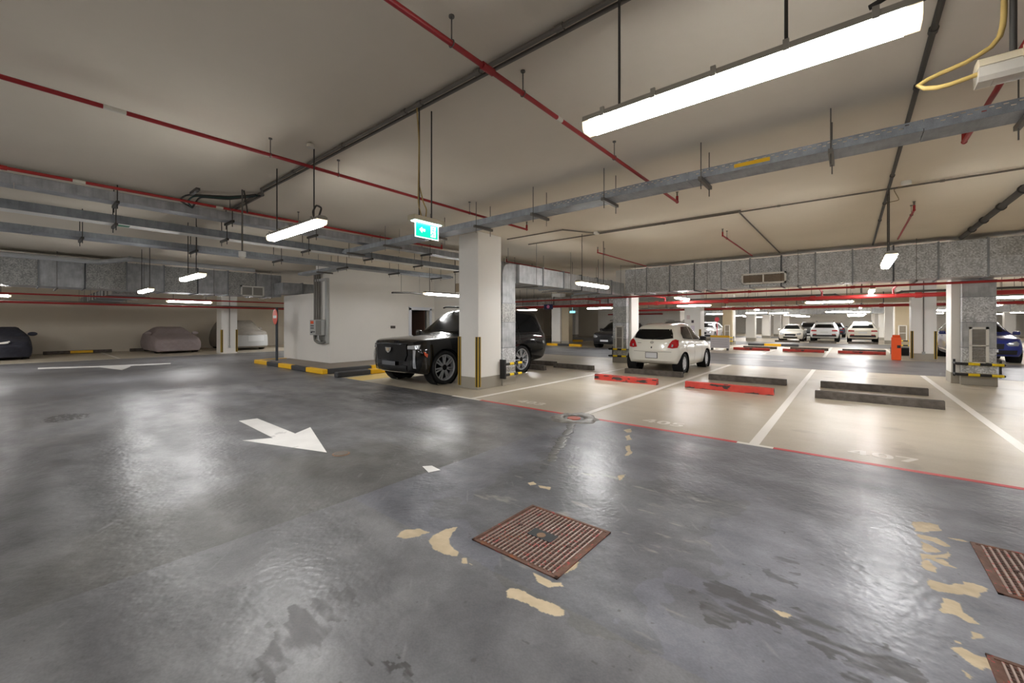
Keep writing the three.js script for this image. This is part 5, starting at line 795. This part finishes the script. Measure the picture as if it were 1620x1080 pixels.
makeCar('hatch', HATCH, paintOf(0xe9e7dd, .28), 'hatchback_car', 'small white hatchback parked tail-out on the beige bays', [-4.72, 0, -14.2], Math.PI, { mirrorM: trimBlack });
makeCar('suv', SUV, paintOf(0x1d1c22, .3), 'sport_utility_car', 'dark grey sport utility car with its nose by the white core wall', [-11.5, 0, -25.0], 0);
makeCar('suv', SUV, paintOf(0x77777a, .3), 'sport_utility_car', 'grey sport utility car hidden behind the white hatchback', [-8.75, 0, -27.2], 0);
makeCar('suv', SUV, paintOf(0x1c2c7c, .28), 'sport_utility_car', 'deep blue sport utility car behind the riser of bay 407', [4.05, 0, -26], 0);
makeCar('saloon', SALOON, paintOf(0xe6e8ea, .3), 'saloon_car', 'white saloon beside the deep blue car', [6.9, 0, -26.6], 0);
makeCar('saloon', SALOON, paintOf(0xe8e4da, .3), 'saloon_car', 'white saloon nose-out beyond the third lane', [-3.98, 0, -44.3], 0);
makeCar('suv', SUV, paintOf(0xe6e8ec, .3), 'hatchback_car', 'white car tail-out beside the white saloon beyond the third lane', [-1.68, 0, -44.6], Math.PI, { });
makeCar('suv', SUV, paintOf(0xeae5da, .3), 'crossover_car', 'cream white crossover tail-out with dark bumper beyond the third lane', [.72, 0, -44.6], Math.PI);
makeCar('suv', SUV, paintOf(0x55585c, .3), 'sport_utility_car', 'grey sport utility car far behind the white saloon', [-3.3, 0, -52.5], 0);
makeCar('suv', SUV, paintOf(0x202a4a, .3), 'sport_utility_car', 'dark blue sport utility car far behind the white cars', [-1.4, 0, -59.5], Math.PI);
makeCar('saloon', SALOON, paintOf(0xd9d9d6, .3), 'saloon_car', 'pale saloon far behind the cream white crossover', [.9, 0, -53.5], Math.PI);
makeCar('suv', SUV, paintOf(0xd8d8da, .3), 'sport_utility_car', 'white sport utility car far past the notice column', [-10.6, 0, -42.6], 0);

// ---------------------------------------------------------------- cars under fitted covers, nose towards the lane
function coveredCar(S, color, name, label, pos, opt = {}) {
  const spec = { S, wheelbase: 2.8, frontOver: .85, bowF: .3, bowR: .12, crease: 1.2 }, t = thing(name, label, 'covered car', pos, Math.PI / 2);
  let g = mergeVertices((() => { const b = carBody(spec); b.deleteAttribute('normal'); b.deleteAttribute('uv'); return b; })(), 1e-3); const p = g.attributes.position;
  g.computeVertexNormals(); const n = g.attributes.normal;
  for (let i = 0; i < p.count; i++) { const x = p.getX(i), y = p.getY(i), z = p.getZ(i), f = (fbm(x * 3 + y * 2 + 30, z * 2.2 + 30, 1024, 4, 121) - .5) * .05 + (fbm(x * 9 + 60, y * 7 + z * 9 + 60, 4096, 2, 122) - .5) * .016; p.setXYZ(i, x + n.getX(i) * f, Math.max(.06, y + n.getY(i) * f), z + n.getZ(i) * f); }
  g.computeVertexNormals(); g = boxUV(g);
  const m = new THREE.MeshStandardMaterial({ map: texture(256, 256, (u, v) => { const f = fbm(u * 8, v * 8, 8, 4, 123) - .5, w = (hash(u * 256 | 0, v * 256 | 0, 9) - .5) * 8; return color.map(c => c + f * 18 + w); }, true, .8), roughness: .85 });
  part(t, 'fabric_cover', g, m); const W = Math.max(...S.map(s => s[5]));
  for (const s of [-1, 1]) { const b = new THREE.SphereGeometry(.12, 16, 10); b.scale(1.25, .75, .7); b.translate(s * (W + .02), opt.my ?? .98, .45); part(t, 'mirror_pocket', b, opt.mirror ?? m); }
  const skin = new THREE.Mesh(carBody(spec), new THREE.MeshBasicMaterial({ side: THREE.DoubleSide })); skin.updateMatrixWorld();
  for (const f of opt.front || []) part(t, f.n, drape(skin, f.p, 'front', f.lift ?? .03), f.m, f.l);
  const tyre = new THREE.CylinderGeometry(.3, .3, .22, 24); tyre.rotateZ(Math.PI / 2); for (const z of [1.4, -1.4]) for (const s of [-1, 1]) part(t, 'tyre', tyre.clone().translate(s * (W - .2), .3, z), tyreM);
  for (const s of opt.seams || []) part(t, 'cover_seam', drape(skin, s, 'front', .032), m);
  return t;
}
const coupe = k => [[0, .14, .5, .56, .72, .82, .7, .5], [.1, .1, .64, .7, .82, .9, .8, .6], [.5, .08, .76, .83, .9, .96, .88, .7], [1.3, .08, .88, .95, .92, .97, .9, .72], [1.6, .08, .92, 1.02, .92, .97, .9, .7], [2.2, .08, .96, 1.3 * k, .92, .97, .9, .64], [2.8, .08, .98, 1.37 * k, .92, .97, .9, .62], [3.4, .08, .98, 1.3 * k, .92, .97, .9, .64], [4.1, .1, .96, 1.04, .9, .95, .88, .7], [4.45, .14, .8, .86, .82, .9, .82, .64]];
const tall = [[0, .16, .8, .88, .8, .88, .78, .6], [.1, .1, .98, 1.04, .88, .94, .86, .7], [.6, .1, 1.06, 1.12, .94, .98, .92, .74], [1.2, .1, 1.1, 1.2, .95, .99, .94, .76], [1.7, .1, 1.14, 1.55, .95, .99, .94, .74], [2.2, .1, 1.16, 1.72, .95, .99, .94, .72], [3.6, .1, 1.16, 1.72, .95, .99, .94, .72], [4.3, .12, 1.12, 1.5, .92, .98, .92, .74], [4.55, .2, .98, 1.05, .86, .92, .86, .7]];
const wing = (s) => [[s * .03, .7], [s * .34, .76], [s * .36, .73], [s * .3, .7], [s * .32, .68], [s * .2, .66], [s * .04, .66]];
coveredCar(coupe(1.0), [44, 45, 56], 'covered_sports_car', 'low car under a dark navy fitted cover with white winged logo', [-28.7, 0, .45], { my: 1.05, front: [{ n: 'winged_logo', p: wing(1), m: M.white, l: 'white winged logo' }, { n: 'winged_logo', p: wing(-1), m: M.white, l: 'white winged logo' }], seams: [[[-.72, .1], [-.7, .1], [-.66, .8], [-.68, .8]]] });
coveredCar(coupe(.98), [158, 146, 146], 'covered_sports_car', 'low car under a pale mauve fitted cover', [-28.7, 0, -5.45], { my: 1.0, seams: [[[-.01, .1], [.01, .1], [.01, .75], [-.01, .75]]] });
coveredCar(tall, [150, 145, 137], 'covered_utility_car', 'tall car under a grey cover with a silver front panel', [-28.9, 0, -8.75], { my: 1.2, front: [{ n: 'silver_front', p: [[-.86, .22], [.86, .22], [.82, .85], [-.82, .85]], m: std(0xc6c9cb, .5), l: 'silver front section of the cover', lift: .05 }, { n: 'front_pocket', p: [[-.2, .5], [.62, .5], [.62, .82], [-.2, .82]], m: std(0xdde0e2, .5), lift: .06 }] });

renderer.render(scene, camera);
